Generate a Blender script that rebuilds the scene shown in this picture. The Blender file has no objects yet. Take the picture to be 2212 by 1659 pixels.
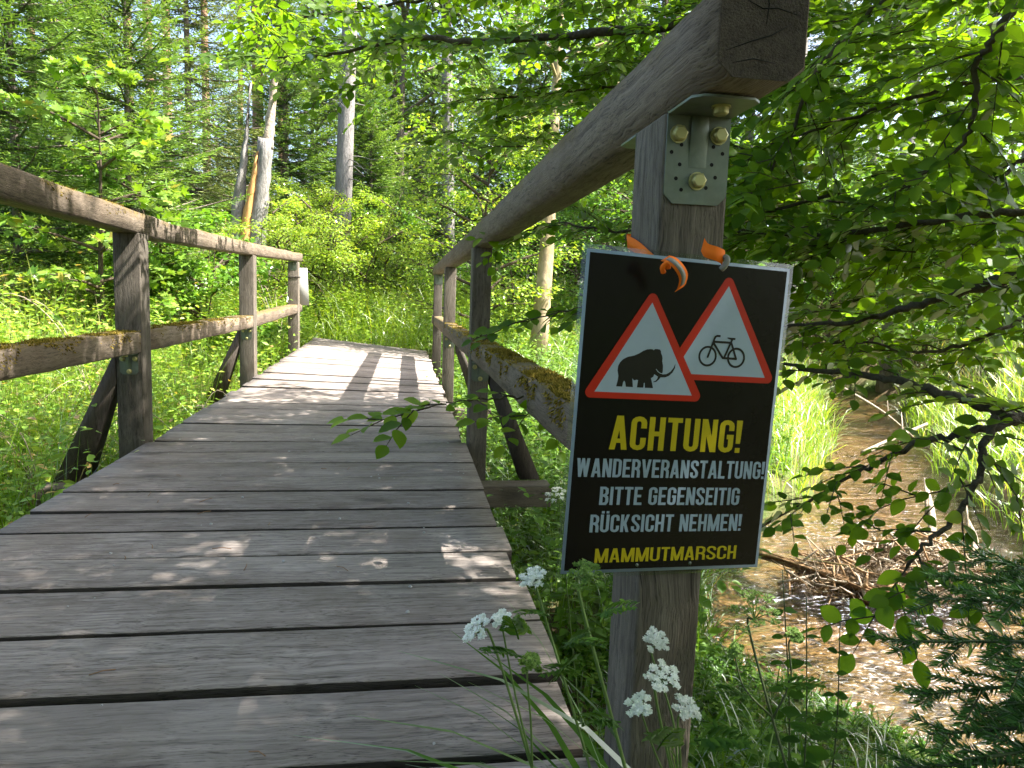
import bpy, math, random
import numpy as np
from mathutils import Vector, Matrix
R_ = math.radians
rng = np.random.default_rng(7)
sc = bpy.context.scene
COL = sc.collection

# ------------------------------------------------------------------ camera, sky, sun, exposure
CAM = np.array([0.0, 0.0, 0.72])
AX_R = np.array([0.98822091, -0.14921367, 0.03398108])
AX_U = np.array([-0.01606949, 0.11964297, 0.99268693])
AX_F = np.array([0.15218805, 0.98154004, -0.11583589])
cam = bpy.data.cameras.new('camera'); cam.sensor_width = 36; cam.lens = 36 * 1534 / 2212
cam.clip_start = 0.02; cam.clip_end = 800
co = bpy.data.objects.new('camera', cam); COL.objects.link(co)
co.matrix_world = Matrix(((AX_R[0], AX_U[0], -AX_F[0], CAM[0]), (AX_R[1], AX_U[1], -AX_F[1], CAM[1]),
                          (AX_R[2], AX_U[2], -AX_F[2], CAM[2]), (0, 0, 0, 1)))
sc.camera = co
TO_SUN = np.array([0.715, -0.10, 1.0]); TO_SUN /= np.linalg.norm(TO_SUN)
EL = math.asin(TO_SUN[2]); ROT = math.atan2(TO_SUN[0], TO_SUN[1])
w = bpy.data.worlds.new('World'); sc.world = w; w.use_nodes = True
nt = w.node_tree; sky = nt.nodes.new('ShaderNodeTexSky'); sky.sky_type = 'NISHITA'; sky.sun_disc = False
sky.sun_elevation = EL; sky.sun_rotation = ROT; sky.air_density = 1.0; sky.dust_density = 4.0; sky.ozone_density = 1.0
bg = nt.nodes['Background']; bg.inputs[1].default_value = 0.125; nt.links.new(sky.outputs[0], bg.inputs[0])
sl = bpy.data.lights.new('sun', 'SUN'); sl.energy = 5.0; sl.angle = R_(0.53); sl.color = (1.0, 0.955, 0.88)
so = bpy.data.objects.new('sun', sl); COL.objects.link(so); so.location = (8, -2, 14)
so.rotation_euler = Vector(TO_SUN).to_track_quat('Z', 'Y').to_euler()
sc.view_settings.view_transform = 'Standard'; sc.view_settings.look = 'None'
sc.view_settings.exposure = 2.3; sc.view_settings.gamma = 1.0; sc.view_settings.use_curve_mapping = False
sc.render.engine = 'CYCLES'
cy = sc.cycles; cy.max_bounces = 6; cy.diffuse_bounces = 3; cy.glossy_bounces = 2; cy.transmission_bounces = 4
cy.transparent_max_bounces = 8; cy.caustics_reflective = False; cy.caustics_refractive = False
cy.use_denoising = True; cy.sample_clamp_indirect = 6.0; cy.use_adaptive_sampling = True; cy.adaptive_threshold = 0.015

def at(px, py, D):
    """point seen at (px, py) of a 2212 px wide view, D metres in front of the camera"""
    return CAM + D * (AX_R * (px - 1106) / 1534 - AX_U * (py - 829.5) / 1534 + AX_F)
def project(P):
    d = np.asarray(P) - CAM; z = d @ AX_F
    return 1106 + 1534 * (d @ AX_R) / z, 829.5 - 1534 * (d @ AX_U) / z, z

# ------------------------------------------------------------------ materials
MATS = {}
def nodes(name):
    m = bpy.data.materials.new(name); m.use_nodes = True; n = m.node_tree; n.nodes.clear()
    o = n.nodes.new('ShaderNodeOutputMaterial'); MATS[name] = m
    return m, n, o
def N(n, t, **k):
    x = n.nodes.new(t)
    for a, b in k.items(): setattr(x, a, b)
    return x
def ramp(n, src, stops):
    r = N(n, 'ShaderNodeValToRGB'); e = r.color_ramp.elements
    e[0].position, e[0].color = stops[0][0], (*stops[0][1], 1)
    e[1].position, e[1].color = stops[-1][0], (*stops[-1][1], 1)
    for p, c in stops[1:-1]:
        q = e.new(p); q.color = (*c, 1)
    n.links.new(src, r.inputs[0]); return r.outputs[0]
def noise(n, vec, scale, detail=4, rough=0.55, dist=0):
    x = N(n, 'ShaderNodeTexNoise'); x.inputs['Scale'].default_value = scale; x.inputs['Detail'].default_value = detail
    x.inputs['Roughness'].default_value = rough; x.inputs['Distortion'].default_value = dist
    if vec is not None: n.links.new(vec, x.inputs['Vector'])
    return x.outputs['Fac']
def mixc(n, f, a, b, mode='MIX'):
    x = N(n, 'ShaderNodeMix', data_type='RGBA', blend_type=mode)
    for s, v in ((0, f), (6, a), (7, b)):
        if isinstance(v, (int, float)): x.inputs[s].default_value = v
        elif isinstance(v, tuple): x.inputs[s].default_value = (*v, 1)
        else: n.links.new(v, x.inputs[s])
    return x.outputs[2]
def math_(n, op, a, b=None, c=None):
    x = N(n, 'ShaderNodeMath', operation=op)
    for i, v in enumerate((a, b, c)):
        if v is None: continue
        if isinstance(v, (int, float)): x.inputs[i].default_value = v
        else: n.links.new(v, x.inputs[i])
    return x.outputs[0]
def bump(n, hgt, strength, dist=0.01):
    b = N(n, 'ShaderNodeBump'); b.inputs['Strength'].default_value = strength; b.inputs['Distance'].default_value = dist
    n.links.new(hgt, b.inputs['Height']); return b.outputs[0]
def principled(n, o, col, rough=0.7, normal=None, spec=0.3, metal=0.0):
    b = N(n, 'ShaderNodeBsdfPrincipled')
    if isinstance(col, tuple): b.inputs['Base Color'].default_value = (*col, 1)
    else: n.links.new(col, b.inputs['Base Color'])
    if isinstance(rough, (int, float)): b.inputs['Roughness'].default_value = rough
    else: n.links.new(rough, b.inputs['Roughness'])
    b.inputs['Specular IOR Level'].default_value = spec; b.inputs['Metallic'].default_value = metal
    if normal is not None: n.links.new(normal, b.inputs['Normal'])
    n.links.new(b.outputs[0], o.inputs[0]); return b
def plain(name, col, rough=0.6, spec=0.3, metal=0.0):
    m, n, o = nodes(name); principled(n, o, col, rough, None, spec, metal); return m

def wood(name, axis, dark, light, moss=0.0, tint=(0.24, 0.2, 0.17), seed=0.0):
    """weathered timber; grain runs along the object's own axis"""
    m, n, o = nodes(name)
    tc = N(n, 'ShaderNodeTexCoord'); oi = N(n, 'ShaderNodeObjectInfo')
    off = N(n, 'ShaderNodeVectorMath', operation='MULTIPLY_ADD')
    cmb = N(n, 'ShaderNodeCombineXYZ')
    for i in range(3): n.links.new(oi.outputs['Random'], cmb.inputs[i])
    n.links.new(cmb.outputs[0], off.inputs[0]); off.inputs[1].default_value = (37.0, 51.0, 23.0)
    n.links.new(tc.outputs['Object'], off.inputs[2])
    mp = N(n, 'ShaderNodeMapping'); s = [1, 1, 1]; s['XYZ'.index(axis)] = 0.045
    mp.inputs['Scale'].default_value = s; n.links.new(off.outputs[0], mp.inputs['Vector'])
    warp = N(n, 'ShaderNodeVectorMath', operation='MULTIPLY_ADD')
    nz = N(n, 'ShaderNodeTexNoise'); nz.inputs['Scale'].default_value = 7; n.links.new(off.outputs[0], nz.inputs['Vector'])
    n.links.new(nz.outputs['Color'], warp.inputs[0]); warp.inputs[1].default_value = (.03, .03, .03); n.links.new(mp.outputs[0], warp.inputs[2])
    g1 = noise(n, warp.outputs[0], 95, 5, 0.65)
    g2 = noise(n, warp.outputs[0], 380, 3, 0.6)
    blot = noise(n, off.outputs[0], 5.5, 5, 0.6)
    fine = noise(n, off.outputs[0], 260, 2, 0.5)
    c = ramp(n, g1, [(0.28, dark), (0.46, tuple(0.5 * (a + b) for a, b in zip(dark, light))), (0.72, light)])
    c = mixc(n, math_(n, 'MULTIPLY', ramp(n, blot, [(0.40, (0, 0, 0)), (0.68, (1, 1, 1))]), 0.45), c, tint)
    c = mixc(n, math_(n, 'MULTIPLY', ramp(n, g2, [(0.30, (1, 1, 1)), (0.44, (0, 0, 0))]), 0.75), c, tuple(0.3 * x for x in dark))
    sm = N(n, 'ShaderNodeMapping'); s3 = [1, 1, 1]; s3['XYZ'.index(axis)] = .45; sm.inputs['Scale'].default_value = s3; n.links.new(off.outputs[0], sm.inputs['Vector'])
    stain = ramp(n, noise(n, sm.outputs[0], 9, 6, 0.62, .5), [(0.50, (0, 0, 0)), (0.70, (1, 1, 1))])
    c = mixc(n, math_(n, 'MULTIPLY', stain, 0.55), c, tuple(0.75 * x for x in tint))
    pale = ramp(n, noise(n, sm.outputs[0], 3.1, 4, 0.5), [(0.52, (0, 0, 0)), (0.72, (1, 1, 1))])
    c = mixc(n, math_(n, 'MULTIPLY', pale, 0.4), c, tuple(1.05 * x for x in light))
    val = N(n, 'ShaderNodeHueSaturation'); n.links.new(c, val.inputs['Color'])
    n.links.new(math_(n, 'MULTIPLY_ADD', oi.outputs['Random'], 0.44, 0.78), val.inputs['Value'])
    c = val.outputs[0]
    # knots
    vm = N(n, 'ShaderNodeMapping'); s2 = [3.2, 3.2, 3.2]; s2['XYZ'.index(axis)] = 1.5
    vm.inputs['Scale'].default_value = s2; n.links.new(off.outputs[0], vm.inputs['Vector'])
    vo = N(n, 'ShaderNodeTexVoronoi'); vo.inputs['Scale'].default_value = 1.0; n.links.new(vm.outputs[0], vo.inputs['Vector'])
    kn = ramp(n, vo.outputs['Distance'], [(0.04, (1, 1, 1)), (0.13, (0, 0, 0))])
    c = mixc(n, math_(n, 'MULTIPLY', kn, 0.55), c, tuple(0.35 * x for x in dark))
    if moss > 0:
        ge = N(n, 'ShaderNodeNewGeometry'); sp = N(n, 'ShaderNodeSeparateXYZ'); n.links.new(ge.outputs['Normal'], sp.inputs[0])
        up = ramp(n, sp.outputs[2], [(0.25, (0, 0, 0)), (0.8, (1, 1, 1))])
        pn = ramp(n, noise(n, off.outputs[0], 14, 5, 0.7), [(0.52 - 0.2 * moss, (0, 0, 0)), (0.6 - 0.1 * moss, (1, 1, 1))])
        mk = math_(n, 'MULTIPLY', up, pn)
        c = mixc(n, math_(n, 'MULTIPLY', mk, 0.85), c, ramp(n, fine, [(0.3, (0.06, 0.045, 0.012)), (0.7, (0.22, 0.15, 0.035))]))
    h = math_(n, 'ADD', math_(n, 'MULTIPLY', g1, 0.6), math_(n, 'MULTIPLY', g2, 0.7))
    h = math_(n, 'ADD', h, math_(n, 'MULTIPLY', fine, 0.08))
    principled(n, o, c, 0.78, bump(n, h, 0.6, 0.006), 0.25)
    return m
wood('deck_wood', 'X', (0.08, 0.064, 0.055), (0.39, 0.34, 0.305), 0, (0.155, 0.12, 0.096))
wood('post_wood', 'Z', (0.032, 0.026, 0.02), (0.185, 0.16, 0.13), 0, (0.065, 0.05, 0.034))
wood('rail_wood', 'Y', (0.038, 0.028, 0.02), (0.25, 0.20, 0.152), 0.6, (0.12, 0.082, 0.05))
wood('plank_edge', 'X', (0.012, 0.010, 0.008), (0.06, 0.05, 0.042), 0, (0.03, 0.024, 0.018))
wood('end_grain', 'Y', (0.02, 0.015, 0.011), (0.085, 0.068, 0.052), 0, (0.04, 0.028, 0.02))
wood('beam_wood', 'X', (0.05, 0.04, 0.032), (0.16, 0.13, 0.10), 0, (0.09, 0.07, 0.05))
wood('brace_wood', 'Z', (0.03, 0.025, 0.022), (0.12, 0.10, 0.085), 0, (0.10, 0.08, 0.06))

def leafmat(name, stops, trans, tmix=0.45, gloss=0.5, rough=0.38, boost=1.35):
    """leaf: diffuse + translucent + a thin waxy sheen; colour varies from leaf to leaf (rnd) and plant to plant"""
    m, n, o = nodes(name)
    a = N(n, 'ShaderNodeAttribute', attribute_name='rnd'); oi = N(n, 'ShaderNodeObjectInfo')
    f = math_(n, 'ADD', a.outputs['Fac'], math_(n, 'MULTIPLY_ADD', oi.outputs['Random'], 0.3, -0.15))
    c = ramp(n, f, stops)
    hs = N(n, 'ShaderNodeHueSaturation'); n.links.new(c, hs.inputs['Color']); n.links.new(math_(n, 'MULTIPLY_ADD', oi.outputs['Random'], 0.3, boost - .15), hs.inputs['Value'])
    c = hs.outputs[0]
    tcol = mixc(n, 1.0, c, trans, 'MULTIPLY')
    d = N(n, 'ShaderNodeBsdfDiffuse'); n.links.new(c, d.inputs[0])
    t = N(n, 'ShaderNodeBsdfTranslucent'); n.links.new(tcol, t.inputs[0])
    mx = N(n, 'ShaderNodeMixShader'); mx.inputs[0].default_value = tmix
    n.links.new(d.outputs[0], mx.inputs[1]); n.links.new(t.outputs[0], mx.inputs[2])
    g = N(n, 'ShaderNodeBsdfGlossy'); g.inputs['Roughness'].default_value = rough
    fr = N(n, 'ShaderNodeFresnel'); fr.inputs['IOR'].default_value = 1.4
    m2 = N(n, 'ShaderNodeMixShader'); n.links.new(math_(n, 'MULTIPLY', fr.outputs[0], gloss), m2.inputs[0])
    n.links.new(mx.outputs[0], m2.inputs[1]); n.links.new(g.outputs[0], m2.inputs[2])
    n.links.new(m2.outputs[0], o.inputs[0]); return m
YT = (1.9, 1.75, 0.55)
leafmat('beech_leaf', [(0, (0.035, 0.08, 0.010)), (0.5, (0.07, 0.135, 0.012)), (0.9, (0.12, 0.195, 0.018)), (1, (0.18, 0.20, 0.03))], (2.6, 2.4, 0.5), 0.57, 0.22, 0.45)
leafmat('bush_leaf', [(0, (0.05, 0.12, 0.015)), (0.5, (0.085, 0.19, 0.018)), (1, (0.15, 0.26, 0.03))], YT, 0.45, 0.5)
leafmat('yellow_leaf', [(0, (0.10, 0.19, 0.02)), (0.5, (0.17, 0.27, 0.03)), (1, (0.28, 0.33, 0.05))], YT, 0.45, 0.45)
leafmat('maple_leaf', [(0, (0.06, 0.14, 0.02)), (0.6, (0.13, 0.23, 0.03)), (0.95, (0.20, 0.27, 0.045)), (1, (0.30, 0.19, 0.06))], YT, 0.45, 0.6)
leafmat('tree_leaf', [(0, (0.035, 0.09, 0.014)), (0.5, (0.07, 0.16, 0.018)), (1, (0.12, 0.22, 0.025))], YT, 0.45, 0.4)
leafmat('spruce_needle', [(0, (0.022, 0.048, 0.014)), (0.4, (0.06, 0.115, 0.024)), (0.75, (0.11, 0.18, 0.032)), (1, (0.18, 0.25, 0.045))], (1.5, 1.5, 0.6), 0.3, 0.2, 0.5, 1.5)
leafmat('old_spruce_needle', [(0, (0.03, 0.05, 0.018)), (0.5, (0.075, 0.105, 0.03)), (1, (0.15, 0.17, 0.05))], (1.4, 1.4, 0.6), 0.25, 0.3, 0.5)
leafmat('dark_needle', [(0, (0.022, 0.06, 0.016)), (0.5, (0.05, 0.12, 0.028)), (1, (0.11, 0.21, 0.045))], (1.2, 1.3, 0.7), 0.2, 0.12, 0.5, 1.15)
leafmat('weed_leaf', [(0, (0.05, 0.11, 0.015)), (0.45, (0.09, 0.18, 0.02)), (0.85, (0.17, 0.26, 0.035)), (0.95, (0.26, 0.28, 0.06)), (1, (0.33, 0.22, 0.09))], YT, 0.42, 0.5)
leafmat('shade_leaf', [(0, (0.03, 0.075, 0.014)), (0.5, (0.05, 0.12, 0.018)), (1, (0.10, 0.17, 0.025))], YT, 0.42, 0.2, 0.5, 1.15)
leafmat('grass_blade', [(0, (0.07, 0.14, 0.02)), (0.5, (0.13, 0.23, 0.03)), (0.85, (0.22, 0.28, 0.05)), (1, (0.34, 0.29, 0.12))], YT, 0.4, 0.18, 0.5)
leafmat('dry_grass', [(0, (0.16, 0.16, 0.05)), (0.5, (0.30, 0.26, 0.11)), (1, (0.42, 0.33, 0.18))], (1.4, 1.3, 0.9), 0.35, 0.1, 0.6, 1.0)
leafmat('straw', [(0, (0.10, 0.07, 0.04)), (0.5, (0.24, 0.17, 0.10)), (1, (0.42, 0.33, 0.22))], (1.2, 1.1, 0.9), 0.15, 0.1, 0.6, 1.0)
leafmat('foam_and_glare', [(0, (0.7, 0.72, 0.74)), (1, (0.85, 0.86, 0.87))], (1, 1, 1), 0.2, 0.5, 0.3, 1.0)
leafmat('petal', [(0, (0.55, 0.60, 0.5)), (0.5, (0.74, 0.76, 0.70)), (1, (0.82, 0.82, 0.78))], (1, 1, 1), 0.3, 0.1, 0.5, 1.0)
leafmat('green_floret', [(0, (0.08, 0.15, 0.03)), (1, (0.18, 0.26, 0.07))], (1.5, 1.5, 0.7), 0.3, 0.3)
leafmat('moss', [(0, (0.07, 0.06, 0.014)), (0.5, (0.20, 0.155, 0.03)), (1, (0.38, 0.28, 0.065))], (1.2, 1.1, 0.5), 0.25, 0.0, 0.5, 1.0)

def bark(name, a, b, scale=(16, 16, 3.5), bs=0.8, mosscol=None):
    m, n, o = nodes(name); tc = N(n, 'ShaderNodeTexCoord')
    mp = N(n, 'ShaderNodeMapping'); mp.inputs['Scale'].default_value = scale; n.links.new(tc.outputs['Object'], mp.inputs['Vector'])
    f = noise(n, mp.outputs[0], 1.6, 6, 0.65, 0.4); big = noise(n, tc.outputs['Object'], 2.2, 3)
    c = ramp(n, f, [(0.3, a), (0.68, b)])
    c = mixc(n, ramp(n, big, [(0.42, (0, 0, 0)), (0.7, (0.7, 0.7, 0.7))]), c, mosscol or tuple(0.6 * x for x in a))
    principled(n, o, c, 0.85, bump(n, f, bs, 0.03), 0.2); return m
bark('grey_bark', (0.13, 0.12, 0.11), (0.33, 0.31, 0.29), mosscol=(0.2, 0.185, 0.17), bs=1.0)
bark('spruce_bark', (0.11, 0.085, 0.07), (0.27, 0.22, 0.19))
bark('pine_bark', (0.20, 0.11, 0.065), (0.42, 0.25, 0.16), (10, 10, 2.5))
bark('beech_bark', (0.24, 0.18, 0.11), (0.42, 0.33, 0.21), (9, 9, 6), 0.4, (0.15, 0.13, 0.04))
bark('branch_bark', (0.035, 0.028, 0.020), (0.10, 0.085, 0.06), (30, 30, 30), 0.7, (0.06, 0.055, 0.02))
bark('twig_bark', (0.05, 0.038, 0.026), (0.12, 0.09, 0.06), (30, 30, 30), 0.3)
bark('driftwood', (0.22, 0.17, 0.12), (0.5, 0.42, 0.33), (14, 14, 14), 0.6)
bark('fresh_wood', (0.42, 0.19, 0.06), (0.62, 0.36, 0.15), (20, 20, 1.5), 0.5, (0.5, 0.26, 0.09))
bark('mud', (0.05, 0.035, 0.022), (0.15, 0.105, 0.065), (12, 12, 12), 0.8)
bark('reed', (0.16, 0.09, 0.045), (0.4, 0.26, 0.14), (40, 40, 40), 0.3)
plain('stem_green', (0.09, 0.15, 0.035), 0.5); plain('stem_dark', (0.055, 0.075, 0.03), 0.55); plain('stem_brown', (0.16, 0.10, 0.05), 0.7)
plain('dead_twig', (0.36, 0.29, 0.22), 0.8)

def galvanised():
    m, n, o = nodes('galvanised_steel'); tc = N(n, 'ShaderNodeTexCoord')
    f = noise(n, tc.outputs['Object'], 60, 5, 0.6); g = noise(n, tc.outputs['Object'], 14, 4)
    c = ramp(n, f, [(0.3, (0.10, 0.122, 0.10)), (0.7, (0.155, 0.18, 0.145))])
    c = mixc(n, ramp(n, g, [(0.45, (0, 0, 0)), (0.75, (0.8, 0.8, 0.8))]), c, (0.085, 0.095, 0.075))
    principled(n, o, c, ramp(n, f, [(0.3, (0.42,) * 3), (0.7, (0.62,) * 3)]), bump(n, f, 0.15, 0.002), 0.5, 0.55)
galvanised(); plain('zinc_bolt', (0.34, 0.32, 0.14), 0.4, 0.5, 0.6); plain('hole_black', (0.006, 0.006, 0.006), 0.9)
def printed(name, col, rough=0.28, spec=.2):
    m, n, o = nodes(name); tc = N(n, 'ShaderNodeTexCoord')
    f = noise(n, tc.outputs['Object'], 30, 3); mp = N(n, 'ShaderNodeMapping'); mp.inputs['Scale'].default_value = (3, 3, 160)
    n.links.new(tc.outputs['Object'], mp.inputs['Vector']); s = noise(n, mp.outputs[0], 3, 4)
    dirt = ramp(n, noise(n, tc.outputs['Object'], 17, 5, 0.65), [(0.5, (0, 0, 0)), (0.75, (0.25, 0.25, 0.25))])
    c = mixc(n, dirt, col, tuple(0.6 * x + 0.01 for x in col))
    principled(n, o, c, rough, bump(n, math_(n, 'ADD', f, math_(n, 'MULTIPLY', s, 0.35)), 0.06, 0.004), spec)
printed('sign_black', (0.004, 0.004, 0.004), 0.2, .13); printed('sign_white', (0.26, 0.325, 0.40)); printed('sign_red', (0.36, 0.018, 0.008))
printed('sign_yellow', (0.36, 0.29, 0.008)); printed('sign_text', (0.21, 0.275, 0.35)); printed('sign_ink', (0.008, 0.008, 0.008))
plain('panel_grey', (0.30, 0.30, 0.27), 0.5)
def laminate():
    m, n, o = nodes('clear_laminate'); t = N(n, 'ShaderNodeBsdfTransparent'); t.inputs[0].default_value = (0.93, 0.97, 0.90, 1)
    g = N(n, 'ShaderNodeBsdfGlossy'); g.inputs['Roughness'].default_value = 0.12; mx = N(n, 'ShaderNodeMixShader'); mx.inputs[0].default_value = 0.07
    n.links.new(t.outputs[0], mx.inputs[1]); n.links.new(g.outputs[0], mx.inputs[2]); n.links.new(mx.outputs[0], o.inputs[0])
laminate()
def ribbon_mat():
    m, n, o = nodes('orange_ribbon'); tc = N(n, 'ShaderNodeTexCoord')
    wv = N(n, 'ShaderNodeTexWave'); wv.inputs['Scale'].default_value = 260; n.links.new(tc.outputs['Object'], wv.inputs['Vector'])
    d = principled(n, o, (0.86, 0.19, 0.012), 0.7, bump(n, wv.outputs['Fac'], 0.3, 0.001), 0.2)
    t = N(n, 'ShaderNodeBsdfTranslucent'); t.inputs[0].default_value = (0.9, 0.2, 0.02, 1); mx = N(n, 'ShaderNodeMixShader'); mx.inputs[0].default_value = 0.25
    n.links.new(d.outputs[0], mx.inputs[1]); n.links.new(t.outputs[0], mx.inputs[2]); n.links.new(mx.outputs[0], o.inputs[0])
ribbon_mat(); plain('reflective_grey', (0.17, 0.165, 0.14), 0.45)
plain('pebble_grey', (0.32, 0.32, 0.31), 0.8); plain('dead_leaf', (0.22, 0.12, 0.06), 0.7)

def ground_mat():
    m, n, o = nodes('ground_soil'); ge = N(n, 'ShaderNodeNewGeometry'); sp = N(n, 'ShaderNodeSeparateXYZ'); n.links.new(ge.outputs['Position'], sp.inputs[0])
    a = noise(n, ge.outputs['Position'], 1.3, 5); b = noise(n, ge.outputs['Position'], 22, 5, 0.65)
    soil = ramp(n, b, [(0.3, (0.045, 0.03, 0.018)), (0.7, (0.13, 0.09, 0.05))])
    green = ramp(n, b, [(0.3, (0.035, 0.05, 0.012)), (0.7, (0.09, 0.12, 0.025))])
    c = mixc(n, ramp(n, a, [(0.38, (0, 0, 0)), (0.6, (1, 1, 1))]), soil, green)
    rp = N(n, 'ShaderNodeMapping'); rp.inputs['Rotation'].default_value = (0, 0, 0.9); rp.inputs['Scale'].default_value = (1.2, 5, 1); n.links.new(ge.outputs['Position'], rp.inputs['Vector'])
    rip = noise(n, rp.outputs[0], 2.4, 5, 0.6, 0.6)
    sand = ramp(n, rip, [(0.3, (0.085, 0.052, 0.021)), (0.55, (0.15, 0.096, 0.041)), (0.75, (0.20, 0.138, 0.066))])
    edge = math_(n, 'ADD', sp.outputs[2], math_(n, 'MULTIPLY', b, 0.12))
    c = mixc(n, ramp(n, math_(n, 'ADD', edge, 2.0), [(0.0, (0, 0, 0)), (1.0, (1, 1, 1))]), c, c)
    mr = N(n, 'ShaderNodeMapRange'); mr.inputs[1].default_value = -0.98; mr.inputs[2].default_value = -0.88; n.links.new(edge, mr.inputs[0])
    c = mixc(n, mr.outputs[0], sand, c)
    olive = ramp(n, noise(n, ge.outputs['Position'], .9, 3), [(0.5, (0, 0, 0)), (0.7, (.6, .6, .6))])
    c = mixc(n, math_(n, 'MULTIPLY', olive, math_(n, 'SUBTRACT', 1.0, mr.outputs[0])), c, (0.075, 0.066, 0.024))
    principled(n, o, c, 0.9, bump(n, math_(n, 'MULTIPLY', b, mr.outputs[0]), 0.5, 0.03), 0.2)
ground_mat()
def water_mat():
    m, n, o = nodes('stream_water'); ge = N(n, 'ShaderNodeNewGeometry')
    mp = N(n, 'ShaderNodeMapping'); mp.inputs['Rotation'].default_value = (0, 0, 0.95); mp.inputs['Scale'].default_value = (1.0, 2.6, 1); n.links.new(ge.outputs['Position'], mp.inputs['Vector'])
    a = noise(n, mp.outputs[0], 4, 2, 0.45, 0.8); b = noise(n, mp.outputs[0], 22, 3, 0.5, 0.5)
    nb = bump(n, math_(n, 'ADD', a, math_(n, 'MULTIPLY', b, 0.2)), 0.9, 0.07)
    t = N(n, 'ShaderNodeBsdfTransparent'); t.inputs[0].default_value = (0.95, 0.90, 0.78, 1)
    g = N(n, 'ShaderNodeBsdfGlossy'); g.inputs['Roughness'].default_value = 0.05; n.links.new(nb, g.inputs['Normal'])
    fr = N(n, 'ShaderNodeFresnel'); fr.inputs['IOR'].default_value = 1.45; n.links.new(nb, fr.inputs['Normal'])
    mx = N(n, 'ShaderNodeMixShader'); n.links.new(fr.outputs[0], mx.inputs[0]); n.links.new(t.outputs[0], mx.inputs[1]); n.links.new(g.outputs[0], mx.inputs[2])
    n.links.new(mx.outputs[0], o.inputs[0])
water_mat()

# ------------------------------------------------------------------ mesh helpers
def tri_mesh(name, V, T, rnd=None, smooth=False):
    V = np.asarray(V, np.float32); T = np.asarray(T, np.int32); me = bpy.data.meshes.new(name)
    me.vertices.add(len(V)); me.vertices.foreach_set('co', V.ravel())
    me.loops.add(T.size); me.loops.foreach_set('vertex_index', T.ravel())
    me.polygons.add(len(T)); me.polygons.foreach_set('loop_start', np.arange(0, T.size, 3, dtype=np.int32))
    if smooth: me.polygons.foreach_set('use_smooth', np.ones(len(T), bool))
    me.update(calc_edges=True); me.validate()
    if rnd is not None:
        a = me.attributes.new('rnd', 'FLOAT', 'POINT'); a.data.foreach_set('value', np.asarray(rnd, np.float32))
    return me
def link(name, me, mat=None, parent=None, loc=None):
    if mat is not None and len(me.materials) == 0: me.materials.append(MATS[mat])
    o = bpy.data.objects.new(name, me); COL.objects.link(o)
    if parent is not None: o.parent = parent
    if loc is not None: o.location = loc
    return o
def thing(name, label, cat, loc=(0, 0, 0), group=None):
    o = bpy.data.objects.new(name, None); o.empty_display_size = 0.1; COL.objects.link(o); o.location = loc
    return tag(o, label, cat, group)
def tag(o, label, cat, group=None):
    o['label'] = label; o['category'] = cat
    if group: o['group'] = group
    return o
def kind(o, k): o['kind'] = k; return o
def unit(v):
    v = np.asarray(v, float); return v / (np.linalg.norm(v, axis=-1, keepdims=True) + 1e-9)

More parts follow.
